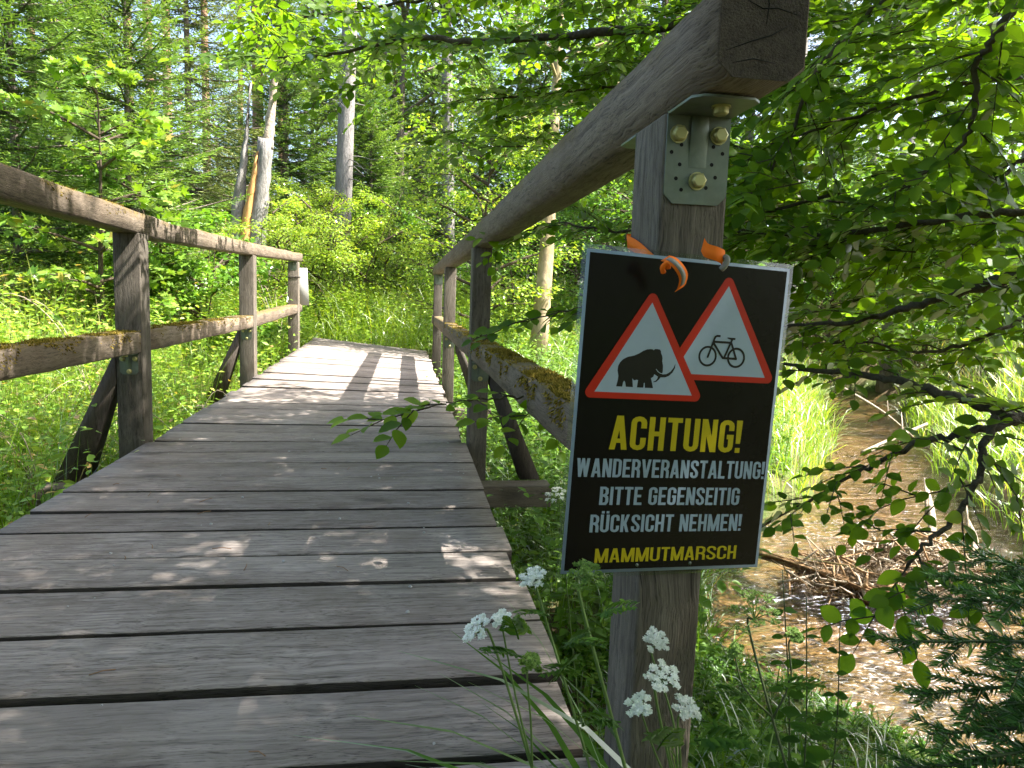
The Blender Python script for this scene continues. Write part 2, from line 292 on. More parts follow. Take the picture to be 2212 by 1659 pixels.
class MB:
    """collects triangles of one mesh"""
    def __init__(s): s.V = []; s.T = []; s.R = []; s.n = 0
    def add(s, V, T, r=0.5):
        V = np.asarray(V, float).reshape(-1, 3); T = np.asarray(T, int).reshape(-1, 3)
        s.V.append(V); s.T.append(T + s.n); s.R.append(np.full(len(V), r) if np.isscalar(r) else np.asarray(r)); s.n += len(V); return s
    def quads(s, V, Q, r=0.5):
        T = []
        for a, b, c, d in Q: T += [(a, b, c), (a, c, d)]
        return s.add(V, T, r)
    def tube(s, pts, rad, sides=6, r=0.5, cap=True):
        pts = np.asarray(pts, float); k = len(pts); rad = np.full(k, rad) if np.isscalar(rad) else np.asarray(rad, float)
        tg = unit(np.gradient(pts, axis=0)); ref = np.array([0, 0, 1.0]) if abs(tg[0][2]) < 0.8 else np.array([1.0, 0, 0])
        V = []
        for p, t, q in zip(pts, tg, rad):
            x = unit(np.cross(t, ref)); y = np.cross(t, x); ref = np.cross(x, t)
            a = np.arange(sides) * 2 * math.pi / sides
            V.append(p + q * (np.cos(a)[:, None] * x + np.sin(a)[:, None] * y))
        V = np.concatenate(V); T = []
        for i in range(k - 1):
            for j in range(sides):
                a, b = i * sides + j, i * sides + (j + 1) % sides
                T += [(a, b, b + sides), (a, b + sides, a + sides)]
        if cap:
            c0, c1 = len(V), len(V) + 1; V = np.concatenate([V, [pts[0], pts[-1]]])
            for j in range(sides):
                T.append((c0, (j + 1) % sides, j)); e = (k - 1) * sides; T.append((c1, e + j, e + (j + 1) % sides))
        return s.add(V, T, r)
    def box(s, lo, hi, ch=0.0):
        """box with chamfered long edges"""
        lo = np.array(lo, float); hi = np.array(hi, float); c = (lo + hi) / 2; hs = (hi - lo) / 2
        V = []; 
        if ch <= 0:
            V = [c + hs * np.array([x, y, z]) for x in (-1, 1) for y in (-1, 1) for z in (-1, 1)]
            return s.quads(V, [(0, 1, 3, 2), (4, 6, 7, 5), (0, 4, 5, 1), (2, 3, 7, 6), (0, 2, 6, 4), (1, 5, 7, 3)])
        import bmesh
        bm = bmesh.new(); bmesh.ops.create_cube(bm, size=2.0)
        for v in bm.verts: v.co = Vector(c + hs * np.array(v.co))
        bmesh.ops.bevel(bm, geom=bm.edges[:], offset=ch, segments=2, affect='EDGES', profile=0.6)
        bmesh.ops.triangulate(bm, faces=bm.faces[:]); bm.verts.index_update()
        s.add([v.co[:] for v in bm.verts], [[v.index for v in f.verts] for f in bm.faces]); bm.free(); return s
    def mesh(s, name, smooth=False):
        return tri_mesh(name, np.concatenate(s.V), np.concatenate(s.T), np.concatenate(s.R), smooth)
    def build(s, name, mat, parent=None, loc=None, smooth=False):
        V = np.concatenate(s.V)
        return link(name, s.mesh(name, smooth), mat, parent, loc)
    def centred(s, name, mat, parent=None, smooth=False, off=(0, 0, 0)):
        """origin at the middle of the piece (off = the parent's own place)"""
        V = np.concatenate(s.V); c = (V.min(0) + V.max(0)) / 2; s.V = [v - c for v in s.V]
        return link(name, s.mesh(name, smooth), mat, parent, tuple(c - np.array(off)))

# leaf templates: x = half width, y = along, z = fold
def leaf_template(ts, ws, fold=0.25, droop=0.12, wave=0.0):
    V = []; T = []
    for i, (t, wd) in enumerate(zip(ts, ws)):
        z = -droop * t * t; e = wave * math.sin(i * 2.4)
        V += [(-wd, t, z + fold * wd + e), (0, t, z), (wd, t, z + fold * wd - e)]
    for i in range(len(ts) - 1):
        a, b = 3 * i, 3 * i + 3
        for q in ((a, a + 1, b + 1, b), (a + 1, a + 2, b + 2, b + 1)):
            T += [(q[0], q[1], q[2]), (q[0], q[2], q[3])]
    return np.array(V, float), np.array(T, int)
LEAF_HI = leaf_template([0, .12, .3, .5, .72, .88, 1], [.02, .2, .33, .36, .27, .13, .0], 0.22, 0.14, 0.012)
LEAF_MID = leaf_template([0, .3, .65, 1], [.02, .33, .28, .0], 0.2, 0.12)
_k = np.array([(0, 0, 0), (-.34, .45, .06), (0, 1, -.1), (.34, .45, .06)], float)
LEAF_LO = (_k, np.array([(0, 3, 2), (0, 2, 1)]))
BLADE = (np.array([(0, 0, 0), (-.5, .35, .0), (0, 1, 0), (.5, .35, 0)], float), np.array([(0, 3, 2), (0, 2, 1)]))
def lobed(nl=5):
    V = [(0, .02, 0)]; T = []
    for i in range(2 * nl + 1):
        a = -2.2 + 4.4 * i / (2 * nl); r = (0.62 if i % 2 else 0.36) * (1.15 - 0.12 * abs(a))
        V.append((r * math.sin(a), .3 + r * math.cos(a), 0.1 * abs(math.sin(a)) * r))
    for i in range(1, 2 * nl + 1): T.append((0, i + 1, i))
    return np.array(V, float), np.array(T, int)
LOBED = lobed()

class Cloud:
    """many leaves of one shape in one mesh"""
    def __init__(s, tpl): s.t = tpl; s.P = []; s.D = []; s.Nn = []; s.L = []; s.W = []; s.R = []
    def add(s, P, D, Nn, L, W, R):
        P = np.asarray(P, float).reshape(-1, 3); n = len(P)
        s.P.append(P); s.D.append(np.broadcast_to(D, (n, 3))); s.Nn.append(np.broadcast_to(Nn, (n, 3)))
        s.L.append(np.broadcast_to(L, n)); s.W.append(np.broadcast_to(W, n)); s.R.append(np.broadcast_to(R, n))
    def cat(s): return [np.concatenate(a) for a in (s.P, s.D, s.Nn, s.L, s.W, s.R)]
    def arrays(s, sel=None):
        P, D, Nn, L, W, R = s.cat()
        if sel is not None: P, D, Nn, L, W, R = (a[sel] for a in (P, D, Nn, L, W, R))
        D = unit(D); X = unit(np.cross(D, Nn)); Nn = np.cross(X, D); tv, tt = s.t
        V = P[:, None] + (tv[:, 0][None] * W[:, None])[..., None] * X[:, None] + (tv[:, 1][None] * L[:, None])[..., None] * D[:, None] + (tv[:, 2][None] * L[:, None])[..., None] * Nn[:, None]
        T = tt[None] + (np.arange(len(P)) * len(tv))[:, None, None]
        return V.reshape(-1, 3), T.reshape(-1, 3), np.repeat(R, len(tv))
    def mesh(s, name, sel=None): return tri_mesh(name, *s.arrays(sel))
def blades(P, az, h, bend, wd, rn, seg=4):
    """grass: curved strips"""
    P = np.asarray(P, float); n = len(P); t = np.linspace(0, 1, seg + 1)
    d = np.stack([np.cos(az), np.sin(az), np.zeros(n)], 1); x = np.stack([-np.sin(az), np.cos(az), np.zeros(n)], 1); tw = np.sin(az * 7.3 + P[:, 0] * 91)[:, None]; x = unit(x * (1 - .45 * np.abs(tw)) + d * tw * .9)
    C = P[:, None] + d[:, None] * (bend * h)[:, None, None] * (t ** 2)[None, :, None]
    C = C + np.array([0, 0, 1.0]) * (h[:, None] * (t[None] - 0.45 * np.minimum(bend, 1.3)[:, None] * t[None] ** 3))[..., None]
    wv = wd[:, None] * np.array([0.6] + [1 - 0.95 * q ** 2 for q in t[1:]])[None]
    V = np.stack([C - x[:, None] * wv[..., None] / 2, C + x[:, None] * wv[..., None] / 2], 2).reshape(n, -1, 3)
    T = []
    for i in range(seg): a = 2 * i; T += [(a, a + 1, a + 3), (a, a + 3, a + 2)]
    T = np.array(T)[None] + (np.arange(n) * 2 * (seg + 1))[:, None, None]
    return V.reshape(-1, 3), T.reshape(-1, 3), np.repeat(rn, 2 * (seg + 1))

# ------------------------------------------------------------------ terrain
STREAM = np.array([(9.5, 13.5, .7), (7.2, 10.2, .6), (5.9, 7.9, .5), (4.75, 6.2, .55), (3.95, 5.0, .75), (3.15, 4.0, 1.05), (2.4, 3.15, .88), (2.65, 2.2, .68), (3.6, .8, .55), (5, -1.5, .6), (8, -5, .7)])
def stream_d(x, y):
    best = np.full(np.shape(x), 1e9)
    for a, b in zip(STREAM[:-1], STREAM[1:]):
        ab = b[:2] - a[:2]; t = np.clip(((x - a[0]) * ab[0] + (y - a[1]) * ab[1]) / (ab @ ab), 0, 1)
        d = np.hypot(x - a[0] - t * ab[0], y - a[1] - t * ab[1]) - (a[2] + t * (b[2] - a[2]))
        best = np.minimum(best, d)
    return best
def sstep(a, b, v): t = np.clip((v - a) / (b - a), 0, 1); return t * t * (3 - 2 * t)
def vnoise(x, y, s=1.0):
    return (np.sin(x * 1.7 * s + 1.3 * np.sin(y * 1.1 * s)) + np.sin(y * 2.1 * s + 1.7 * np.sin(x * .9 * s + 2)) + .5 * np.sin(x * 4.3 * s + y * 3.7 * s)) / 2.5
WATER = -0.95
def ground(x, y):
    x = np.asarray(x, float); y = np.asarray(y, float)
    d = np.hypot(x, y - 1.0)
    z = -0.5 + 0.075 * np.clip(d - 3, 0, 14) + 0.02 * np.clip(d - 17, 0, 60) + 0.05 * vnoise(x, y)
    z = z + sstep(-1.7, -5.0, x) * 0.62 * sstep(1.5, 4.5, y)
    z = np.where(y < 2.6, z + (-0.16 - 0.42 * sstep(.6, 1.5, x) - z) * sstep(2.1, 1.0, y) * sstep(-6, -2, x), z)
    z = z - 0.25 * np.exp(-((x + .4) / 1.6) ** 2) * sstep(1.2, 2, y) * sstep(9.5, 7.5, y)
    s = stream_d(x, y) + 0.10 * vnoise(x, y, 2.2)
    bed = -1.10 + 0.03 * vnoise(x, y, 1.5)
    low = np.minimum(z, -0.72); z = low + (z - low) * sstep(.15, 1.5, s)
    return bed + (z - bed) * sstep(-0.12, 0.30, s)
def build_ground():
    def axis(lo, hi, c0, c1, fine, coarse):
        a = list(np.arange(c0, c1, fine)); v = c0
        while v > lo: v -= coarse * max(0.15, min(1, (c0 - v + 1) / 20)); a.insert(0, v)
        v = a[-1]
        while v < hi: v += coarse * max(0.15, min(1, (v - c1 + 1) / 20)); a.append(v)
        return np.array(a)
    xs = axis(-120, 120, -7, 9, 0.11, 6); ys = axis(-60, 160, -1.5, 13, 0.11, 6)
    X, Y = np.meshgrid(xs, ys); Z = ground(X, Y); nx, ny = len(xs), len(ys)
    V = np.stack([X, Y, Z], -1).reshape(-1, 3); i = (np.arange(ny - 1)[:, None] * nx + np.arange(nx - 1)[None]).ravel()
    T = np.concatenate([np.stack([i, i + 1, i + nx + 1], 1), np.stack([i, i + nx + 1, i + nx], 1)])
    o = link('ground', tri_mesh('ground', V, T, smooth=True), 'ground_soil'); kind(o, 'structure')
    # stream surface: a ribbon along the channel
    L = []; Rr = []
    for k in range(len(STREAM)):
        p = STREAM[k, :2]; t = unit(STREAM[min(k + 1, len(STREAM) - 1), :2] - STREAM[max(k - 1, 0), :2]); nrm = np.array([-t[1], t[0]]); hw = STREAM[k, 2] + 0.55
        L.append((*(p + nrm * hw), WATER)); Rr.append((*(p - nrm * hw), WATER))
    m = MB()
    for k in range(len(L) - 1): m.quads([L[k], Rr[k], Rr[k + 1], L[k + 1]], [(0, 1, 2, 3)])
    kind(m.build('stream_water', 'stream_water'), 'structure')
build_ground()
def deck_z(x, y):
    t = np.clip((y - 3.2) / 6.0, 0, 1.15); return 0.125 * t ** 1.3 * (0.33 - x) / 1.5

# ------------------------------------------------------------------ footbridge
BR = thing('footbridge', 'weathered grey timber footbridge with plank deck and mossy railings', 'bridge', (-0.43, 4.9, 0))
BO = (-0.43, 4.9, 0)
def part(mb, name, mat, parent=None, smooth=False):
    if parent is None: return mb.centred(name, mat, BR, smooth, BO)
    return mb.centred(name, mat, parent, smooth, np.array(parent.location) + np.array(BO))
def plank(y0, y1, seed):
    r = random.Random(seed); n = 14; xl, xr = -1.175 + r.uniform(-.014, .012), 0.312 + r.uniform(-.012, .014)
    xs = [xl + (xr - xl) * i / n for i in range(n + 1)]; zt = r.uniform(-.005, .005); tilt = r.uniform(-.004, .004); V = []
    for i, x in enumerate(xs):
        a = y0 + r.uniform(-.0012, .0012); b = y1 + r.uniform(-.0012, .0012); c = 0.0032
        zz = zt + tilt * (i / n - .5)
        for yy, z in ((a, -.05), (a, -c), (a + c, 0), (b - c, 0), (b, -c), (b, -.05)):
            V.append((x, yy, z + zz + deck_z(x, yy) - 0.001))
    m = MB(); Q = []
    for i in range(n):
        for j in range(6):
            a = i * 6 + j; b = i * 6 + (j + 1) % 6; Q.append((a, a + 6, b + 6, b))
    m.quads(V, Q); e = n * 6
    m.T.append(np.array([(0, 1, 2), (0, 2, 3), (0, 3, 4), (0, 4, 5)])); m.T.append(np.array([(e, e + 2, e + 1), (e, e + 3, e + 2), (e, e + 4, e + 3), (e, e + 5, e + 4)]))
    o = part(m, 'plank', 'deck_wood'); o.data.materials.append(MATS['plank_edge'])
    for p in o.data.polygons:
        if abs(p.normal.z) < .3: p.material_index = 1  # side faces darkened for grime and for the shade deep in the gaps
gaps = [0.14, 0.36, 0.585, 0.815, 1.043, 1.273, 1.518, 1.764, 1.977, 2.212, 2.408, 2.637, 2.843, 3.094, 3.303, 3.532, 3.752, 3.984, 4.225, 4.491, 4.711, 4.95]
while gaps[-1] < 9.75: gaps.append(gaps[-1] + 0.215 + 0.035 * math.sin(len(gaps) * 2.3))
for i in range(len(gaps) - 1):
    g = 0.0125 if i < 9 else 0.008
    plank(gaps[i] + g, gaps[i + 1] - g, i)
for x in (-.95, .02):                                         # stringers under the deck
    part(MB().box((x - .09, .2, -.34), (x + .09, 9.75, -.056)), 'stringer', 'beam_wood')
def beam(y, xa, xb): part(MB().box((xa, y - .06, -.295), (xb, y + .06, -.185), .006), 'cross_beam', 'beam_wood')
POST_R = [0.915, 3.50, 5.92, 8.05]; POST_L = [0.98, 3.49, 5.98, 8.42]
ZT_L = [0.975, 0.97, 1.015, 1.08]
def post(x0, x1, y, zb, zt): return part(MB().box((x0, y, zb), (x1, y + .12, zt), .005), 'post', 'post_wood')
for i, y in enumerate(POST_R): post(.330, .423, y, -.75 if i == 0 else -.36, .9695 if i == 0 else (.978 if i < 3 else .985))
for i, y in enumerate(POST_L): post(-1.305, -1.19, y, -.75 if i == 0 else -.36, ZT_L[i])
for y in (3.435, 5.855): beam(y, -1.62, .74)
for y in POST_R[1:3]:                                          # slanting braces
    P = [(.432, y - .005, .30), (.432, y - .005, .44), (.705, y - .005, -.184), (.60, y - .005, -.184)]
    m = MB(); m.quads(P + [(a, y + .095, c) for a, b, c in P], [(0, 1, 2, 3), (4, 7, 6, 5), (0, 4, 5, 1), (1, 5, 6, 2), (2, 6, 7, 3), (3, 7, 4, 0)]); part(m, 'brace', 'brace_wood')
for y in POST_L[1:3]:
    P = [(-1.307, y - .005, .28), (-1.307, y - .005, .43), (-1.59, y - .005, -.184), (-1.45, y - .005, -.184)]
    m = MB(); m.quads(P + [(a, y + .095, c) for a, b, c in P], [(0, 3, 2, 1), (4, 5, 6, 7), (0, 1, 5, 4), (1, 2, 6, 5), (2, 3, 7, 6), (3, 0, 4, 7)]); part(m, 'brace', 'brace_wood')
def rail(x0, x1, pts, hgt, ch, name, seed):
    """pts: (y, z of the underside); a timber with chamfered arrises and a worn upper edge"""
    r = random.Random(seed); ys = []; 
    for (ya, za), (yb, zb) in zip(pts[:-1], pts[1:]):
        n = max(2, int((yb - ya) / .14)); ys += [(ya + (yb - ya) * k / n, za + (zb - za) * k / n) for k in range(n)]
    ys.append(pts[-1]); V = []; c = ch
    for y, z in ys:
        j = lambda s=.0035: r.uniform(-s, s)
        for a, b in ((x0 + c, 0), (x0, c), (x0, hgt - .006), (x0 + .007, hgt), (x1 - .007, hgt), (x1, hgt - .006), (x1, c), (x1 - c, 0)):
            V.append((a + j(.0015), y, z + b + j(.002 if b < hgt / 2 else .004)))
    m = MB(); Q = []
    for i in range(len(ys) - 1):
        for j in range(8):
            a = i * 8 + j; b = i * 8 + (j + 1) % 8; Q.append((a, a + 8, b + 8, b))
    m.quads(V, Q); e = (len(ys) - 1) * 8
    m.T.append(np.array([(0, j, j + 1) for j in range(1, 7)])); m.T.append(np.array([(e, e + j + 1, e + j) for j in range(1, 7)]))
    return part(m, name, 'rail_wood')
_hr = rail(.333, .437, [(.772, .972), (3.0, .972), (5.9, .980), (8.62, .988)], .104, .017, 'handrail', 1)
m = MB(); _e = [(.352, .973), (.335, .990), (.335, 1.069), (.341, 1.075), (.430, 1.075), (.436, 1.069), (.436, .990), (.419, .973)]
m.quads([(a, .7705, b) for a, b in _e] + [(a, .7712, b) for a, b in _e], [(i, 8 + i, 8 + (i + 1) % 8, (i + 1) % 8) for i in range(8)]); m.add([(a, .7705, b) for a, b in _e], [(0, i + 1, i) for i in range(1, 7)]); part(m, 'end_grain', 'end_grain', _hr)
for _p in ([(.343, 1.000), (.372, 1.012), (.395, 1.020), (.418, 1.034)], [(.36, 1.056), (.383, 1.047), (.40, 1.049), (.428, 1.043)], [(.352, .988), (.376, .994), (.402, .991)], [(.386, 1.068), (.390, 1.052), (.388, 1.030)]):
    m = MB(); m.tube([(a, .7703, b) for a, b in _p], [.0003] + [.0008] * (len(_p) - 2) + [.0003], 4); part(m, 'crack', 'hole_black', _hr)
rail(-1.305, -1.195, [(.4, .990), (2.4, .978), (4.02, .962)], .098, .008, 'handrail', 2)
rail(-1.300, -1.190, [(4.026, .966), (6.0, 1.014), (8.78, 1.098)], .094, .008, 'handrail', 3)
for a, b in zip(POST_R[:-1], POST_R[1:]): rail(.334, .427, [(a + .121, .418), (b - .001, .420)], .102, .008, 'mid_rail', 10 + int(a))
rail(.334, .427, [(8.171, .422), (8.62, .424)], .1, .008, 'mid_rail', 20)
for k, (a, b) in enumerate(zip(POST_L[:-1], POST_L[1:])):
    z0 = [.43, .425, .44][k]; z1 = [.425, .438, .50][k]
    rail(-1.302, -1.194, [(a + .121, z0), (b - .001, z1)], .098, .008, 'mid_rail', 30 + k)
rail(-1.302, -1.194, [(8.541, .503), (8.78, .512)], .098, .008, 'mid_rail', 40)

def bolt(parent, c, axis, rad=.0100, hgt=.009):
    """hexagonal head with washer"""
    m = MB(); a = np.arange(6) * math.pi / 3 + .2; ax = unit(axis); x = unit(np.cross(ax, (0.13, .3, .94) if abs(ax[2]) < .9 else (1, 0, 0))); y = np.cross(ax, x)
    ring = lambda r, h, n=6, ph=0.2: [np.array(c) + ax * h + r * (math.cos(t + ph) * x + math.sin(t + ph) * y) for t in np.arange(n) * 2 * math.pi / n]
    def prism(r, h0, h1, n):
        A, B = ring(r, h0, n), ring(r, h1, n); m.quads(A + B, [(i, (i + 1) % n, n + (i + 1) % n, n + i) for i in range(n)]); m.add(B, [(0, i, i + 1) for i in range(1, n - 1)])
    prism(rad * 1.18, 0, .002, 14); prism(rad, .002, hgt, 6)
    A, B = ring(rad, hgt), ring(rad * .78, hgt + .002); m.quads(A + B, [(i, (i + 1) % 6, 6 + (i + 1) % 6, 6 + i) for i in range(6)]); m.add(B, [(0, i, i + 1) for i in range(1, 5)])
    part(m, 'bolt', 'zinc_bolt', parent)
def bracket(xc, yf, zt, wdt=.088, hv=.11, hh=.088, sgn=-1, bolts=True, holes=False):
    """angle bracket: upright plate on the post's face, flange under the rail, a pressed rib between"""
    m = MB(); t = .003; x0, x1 = xc - wdt / 2, xc + wdt / 2; c = .012; s = sgn
    def plate(P, nrm):
        P = [np.array(p, float) for p in P]; nrm = np.array(nrm, float); k = len(P); A = P; B = [p + nrm * t for p in P]
        m.add(A, [(0, i + 1, i) for i in range(1, k - 1)]); m.add(B, [(0, i, i + 1) for i in range(1, k - 1)])
        m.quads(A + B, [(i, (i + 1) % k, k + (i + 1) % k, k + i) for i in range(k)])
    y = yf + s * .0008
    plate([(x0, y, zt), (x0, y, zt - hv + c), (x0 + c, y, zt - hv), (x1 - c, y, zt - hv), (x1, y, zt - hv + c), (x1, y, zt)], (0, s, 0))
    z = zt - .0008 - t
    plate([(x0, y, z), (x1, y, z), (x1, y + s * (hh - c), z), (x1 - c, y + s * hh, z), (x0 + c, y + s * hh, z), (x0, y + s * (hh - c), z)], (0, 0, 1))
    n = 9; rb = []                                              # rib
    for i in range(n):
        u = i / (n - 1); ry = y + s * (t + .004 * math.sin(math.pi * min(1, u * 1.25 + .0)) ** .6 * (1 - u) + .0003); rz = zt - t - .066 * u
        for j in range(5):
            a = math.pi * j / 4; rb.append((xc - .012 * math.cos(a), ry * 1 + s * .0035 * math.sin(a) * (1 - .8 * u), rz))
    m.quads(rb, [(i * 5 + j, i * 5 + j + 1, i * 5 + j + 6, i * 5 + j + 5) for i in range(n - 1) for j in range(4)])
    o = part(m, 'bracket', 'galvanised_steel')
    if bolts:
        yb = y + s * t
        for dx, dz in ((-.028, .028), (.027, .027), (.001, .086)): bolt(o, (xc + dx, yb, zt - dz), (0, s, 0))
        bolt(o, (xc + .005, y + s * .055, z), (0, 0, -1))
        if not holes: return
        for dx, dz in ((-.023, .041), (.021, .041), (-.036, .051), (.034, .049), (-.024, .066), (.020, .064), (-.028, .084), (.026, .080), (-.02, .098), (.014, .094)):
            a = np.arange(10) * math.pi / 5; P = [(xc + dx + .0026 * math.cos(q), yb + s * .0004, zt - dz + .0026 * math.sin(q)) for q in a]
            part(MB().add(P, [(0, i, i + 1) if s < 0 else (0, i + 1, i) for i in range(1, 9)]), 'nail_hole', 'hole_black', o)
        for dx, dy in ((-.03, .02), (-.018, .035), (.03, .02), (.02, .035), (-.03, .06), (.034, .062), (-.012, .07), (.02, .075)):
            a = np.arange(10) * math.pi / 5; P = [(xc + dx + .0026 * math.cos(q), y + s * dy, z - .0004) for q in [-v for v in a]]
            part(MB().add(P, [(0, i, i + 1) for i in range(1, 9)]), 'nail_hole', 'hole_black', o)
bracket(.3765, .915, .9705, .0865, .116, .09, holes=True); bracket(.3765, 1.035, .9705, sgn=1, bolts=False)
bracket(.38, 8.05, .985, bolts=False)
for y, z in ((3.49, .424), (5.98, .437)): bracket(-1.248, y, z, .08, .10, .08)
bracket(.38, 3.50, .4175, .085, .1, .08); bracket(.38, 5.92, .4175, .085, .1, .08)
bracket(-1.248, 8.42, 1.08, .08, .1, .08, bolts=False)
def moss_on(xa, xb, ya, yb, z, side, n, seed, dens=0.2):
    """cushions of moss along the upper side and hanging over one arris"""
    g = np.random.default_rng(seed); x = g.uniform(xa, xb, n * 2); y = g.uniform(ya, yb, n * 2)
    keep = (vnoise(x * 9, y * 7) + .6 * vnoise(x * 23, y * 19) + g.normal(0, .25, n * 2)) > dens; x, y = x[keep], y[keep]
    k = len(x); hang = np.clip(1 - np.abs(x - side) / .012, 0, 1); dz = -g.uniform(0, .055, k) * (hang > .3) * (g.random(k) < .75) * np.clip(.5 + vnoise(y * 11, y * 3), 0, 1)
    xx = np.where(dz < -.002, side + np.sign(side - (xa + xb) / 2) * .0015, x); out = np.sign(side - (xa + xb) / 2)
    D = unit(np.stack([g.normal(0, .7, k) + np.where(dz < 0, out * .6, 0), g.normal(0, .7, k), np.where(dz < 0, -.9, .75) + g.normal(0, .2, k)], 1))
    c = Cloud(BLADE); c.add(np.stack([xx, y, z + dz - .003], 1), D, unit(g.normal(0, 1, (k, 3))), g.uniform(.006, .016, k), g.uniform(.0035, .0065, k), g.random(k))
    me = c.mesh('moss'); o = link('moss', me, 'moss', BR, (-BO[0], -BO[1], 0)); kind(o, 'stuff')
moss_on(.335, .426, 1.2, 3.49, .520, .334, 16000, 1, -.1)
moss_on(.335, .426, 3.63, 5.9, .520, .334, 4000, 2, .2)
moss_on(-1.301, -1.195, 1.3, 3.48, .524, -1.194, 9000, 3, .0)
moss_on(-1.301, -1.195, 3.62, 5.97, .530, -1.194, 5000, 4, .1)
moss_on(-1.305, -1.196, 2.6, 3.4, 1.071, -1.195, 1500, 5, .2)
moss_on(.335, .43, 1.2, 2.8, 1.076, .333, 1100, 6, .55)

# ------------------------------------------------------------------ warning sign tied to the near post
SG = thing('warning_sign', 'black laminated event poster with two red warning triangles tied to post', 'sign', (0.36310, 0.89078, 0.57271))
SG.rotation_mode = 'XYZ'
_a, _b, _c = R_(7.275), R_(-0.285), R_(2.352)
SG.matrix_world = Matrix.Translation((0.36310, 0.89078, 0.57271)) @ Matrix.Rotation(_a, 4, 'Z') @ Matrix.Rotation(_b, 4, 'X') @ Matrix.Rotation(_c, 4, 'Y')
SW, SH = 297.0, 420.0
def sp(x, y, d=0.0): return ((x - SW / 2) / 1000, -d / 1000, (y - SH / 2) / 1000)      # print coordinates in mm, d = proud of the sheet
def flat(name, mat, polys, d, parent=None):
    """flat print: polygons in mm, each a hair above the last"""
    me = bpy.data.meshes.new(name); V = []; F = []
    for k, P in enumerate(polys):
        F.append(list(range(len(V), len(V) + len(P)))); V += [sp(x, y, d + 0.006 * k) for x, y in P]
        a = sum(P[i][0] * P[(i + 1) % len(P)][1] - P[(i + 1) % len(P)][0] * P[i][1] for i in range(len(P)))
        if a < 0: F[-1].reverse()
    me.from_pydata(V, [], F); me.update()
    return link(name, me, mat, parent or SG)
m = MB(); m.box((-SW / 2000 - .006, .0006, -SH / 2000 - .006), (SW / 2000 + .006, .0012, SH / 2000 + .006)); m.build('laminate_sleeve', 'clear_laminate', SG)
m = MB(); m.box((-SW / 2000, -.0005, -SH / 2000), (SW / 2000, .0005, SH / 2000)); m.build('white_border', 'sign_white', SG)
flat('black_field', 'sign_black', [[(4.2, 4.2), (292.8, 4.2), (292.8, 415.8), (4.2, 415.8)]], .6)
def rounded(P, r, n=7):
    out = []
    for i in range(len(P)):
        a, b, c = (np.array(P[j % len(P)], float) for j in (i - 1, i, i + 1)); u, v = unit(a - b), unit(c - b)
        ang = math.acos(np.clip(u @ v, -1, 1)); t = r / math.tan(ang / 2); ctr = b + unit(u + v) * r / math.sin(ang / 2)
        p0, p1 = b + u * t, b + v * t; a0 = math.atan2(*(p0 - ctr)[::-1]); a1 = math.atan2(*(p1 - ctr)[::-1]); da = (a1 - a0 + math.pi) % (2 * math.pi) - math.pi
        out += [tuple(ctr + r * np.array([math.cos(a0 + da * k / n), math.sin(a0 + da * k / n)])) for k in range(n + 1)]
    return out
def tri(ax, ay, half, hgt): return [(ax, ay), (ax - half, ay - hgt), (ax + half, ay - hgt)]
def strip(pts, wd, closed=False):
    """stroke of constant width with mitred joints, as one polygon per leg"""
    P = [np.array(p, float) for p in pts]; k = len(P); polys = []; Lf = []; Rt = []
    for i in range(k):
        if closed or 0 < i < k - 1: u, v = unit(P[i] - P[i - 1]), unit(P[(i + 1) % k] - P[i])
        elif i == 0: u = v = unit(P[1] - P[0])
        else: u = v = unit(P[-1] - P[-2])
        t = unit(u + v); nrm = np.array([-t[1], t[0]]); c = max(.45, abs(float(t @ u))); Lf.append(P[i] + nrm * wd / 2 / c); Rt.append(P[i] - nrm * wd / 2 / c)
    for i in range(k if closed else k - 1):
        j = (i + 1) % k; polys.append([tuple(Lf[i]), tuple(Rt[i]), tuple(Rt[j]), tuple(Lf[j])])
    return polys
circle = lambda x, y, r, n=36: [(x + r * math.cos(t), y + r * math.sin(t)) for t in np.arange(n) * 2 * math.pi / n]
# cycle triangle first, mammoth triangle over it
t2 = flat('cycle_triangle', 'sign_red', [rounded(tri(204.6, 407.5, 88.5, 145.5), 7.5)], .75)
flat('white_face', 'sign_white', [tri(205.2, 389.4, 70.2, 119.6)], .8, t2)
bike = strip(circle(183.5, 294.8, 12.4), 2.9, True) + strip(circle(227.0, 294.8, 12.4), 2.9, True)
bike += strip([(199.9, 322.6), (194.6, 322.5), (192.4, 321.2), (191.2, 318.6), (183.6, 293.8)], 2.9) + strip([(190.4, 314.6), (216.0, 314.6)], 3.0)
bike += strip([(190.6, 312.6), (206.4, 293.6), (228.4, 293.3)], 3.0) + strip([(218.4, 319.4), (208.4, 293.6)], 2.8) + strip([(217.3, 314.8), (227.2, 293.0)], 2.9)
bike += [[(210.6, 321.5), (222.9, 321.3), (222.9, 318.7), (216.4, 318.6), (210.7, 320.1)], circle(183.6, 294.0, 1.45, 14)]
flat('cycle_pictogram', 'sign_ink', bike, .83, t2)
t1 = flat('mammoth_triangle', 'sign_red', [rounded(tri(95.2, 378.2, 88.5, 145.0), 7.5)], 1.6)
flat('white_face', 'sign_white', [tri(95.2, 359.6, 70.0, 118.4)], 1.65, t1)
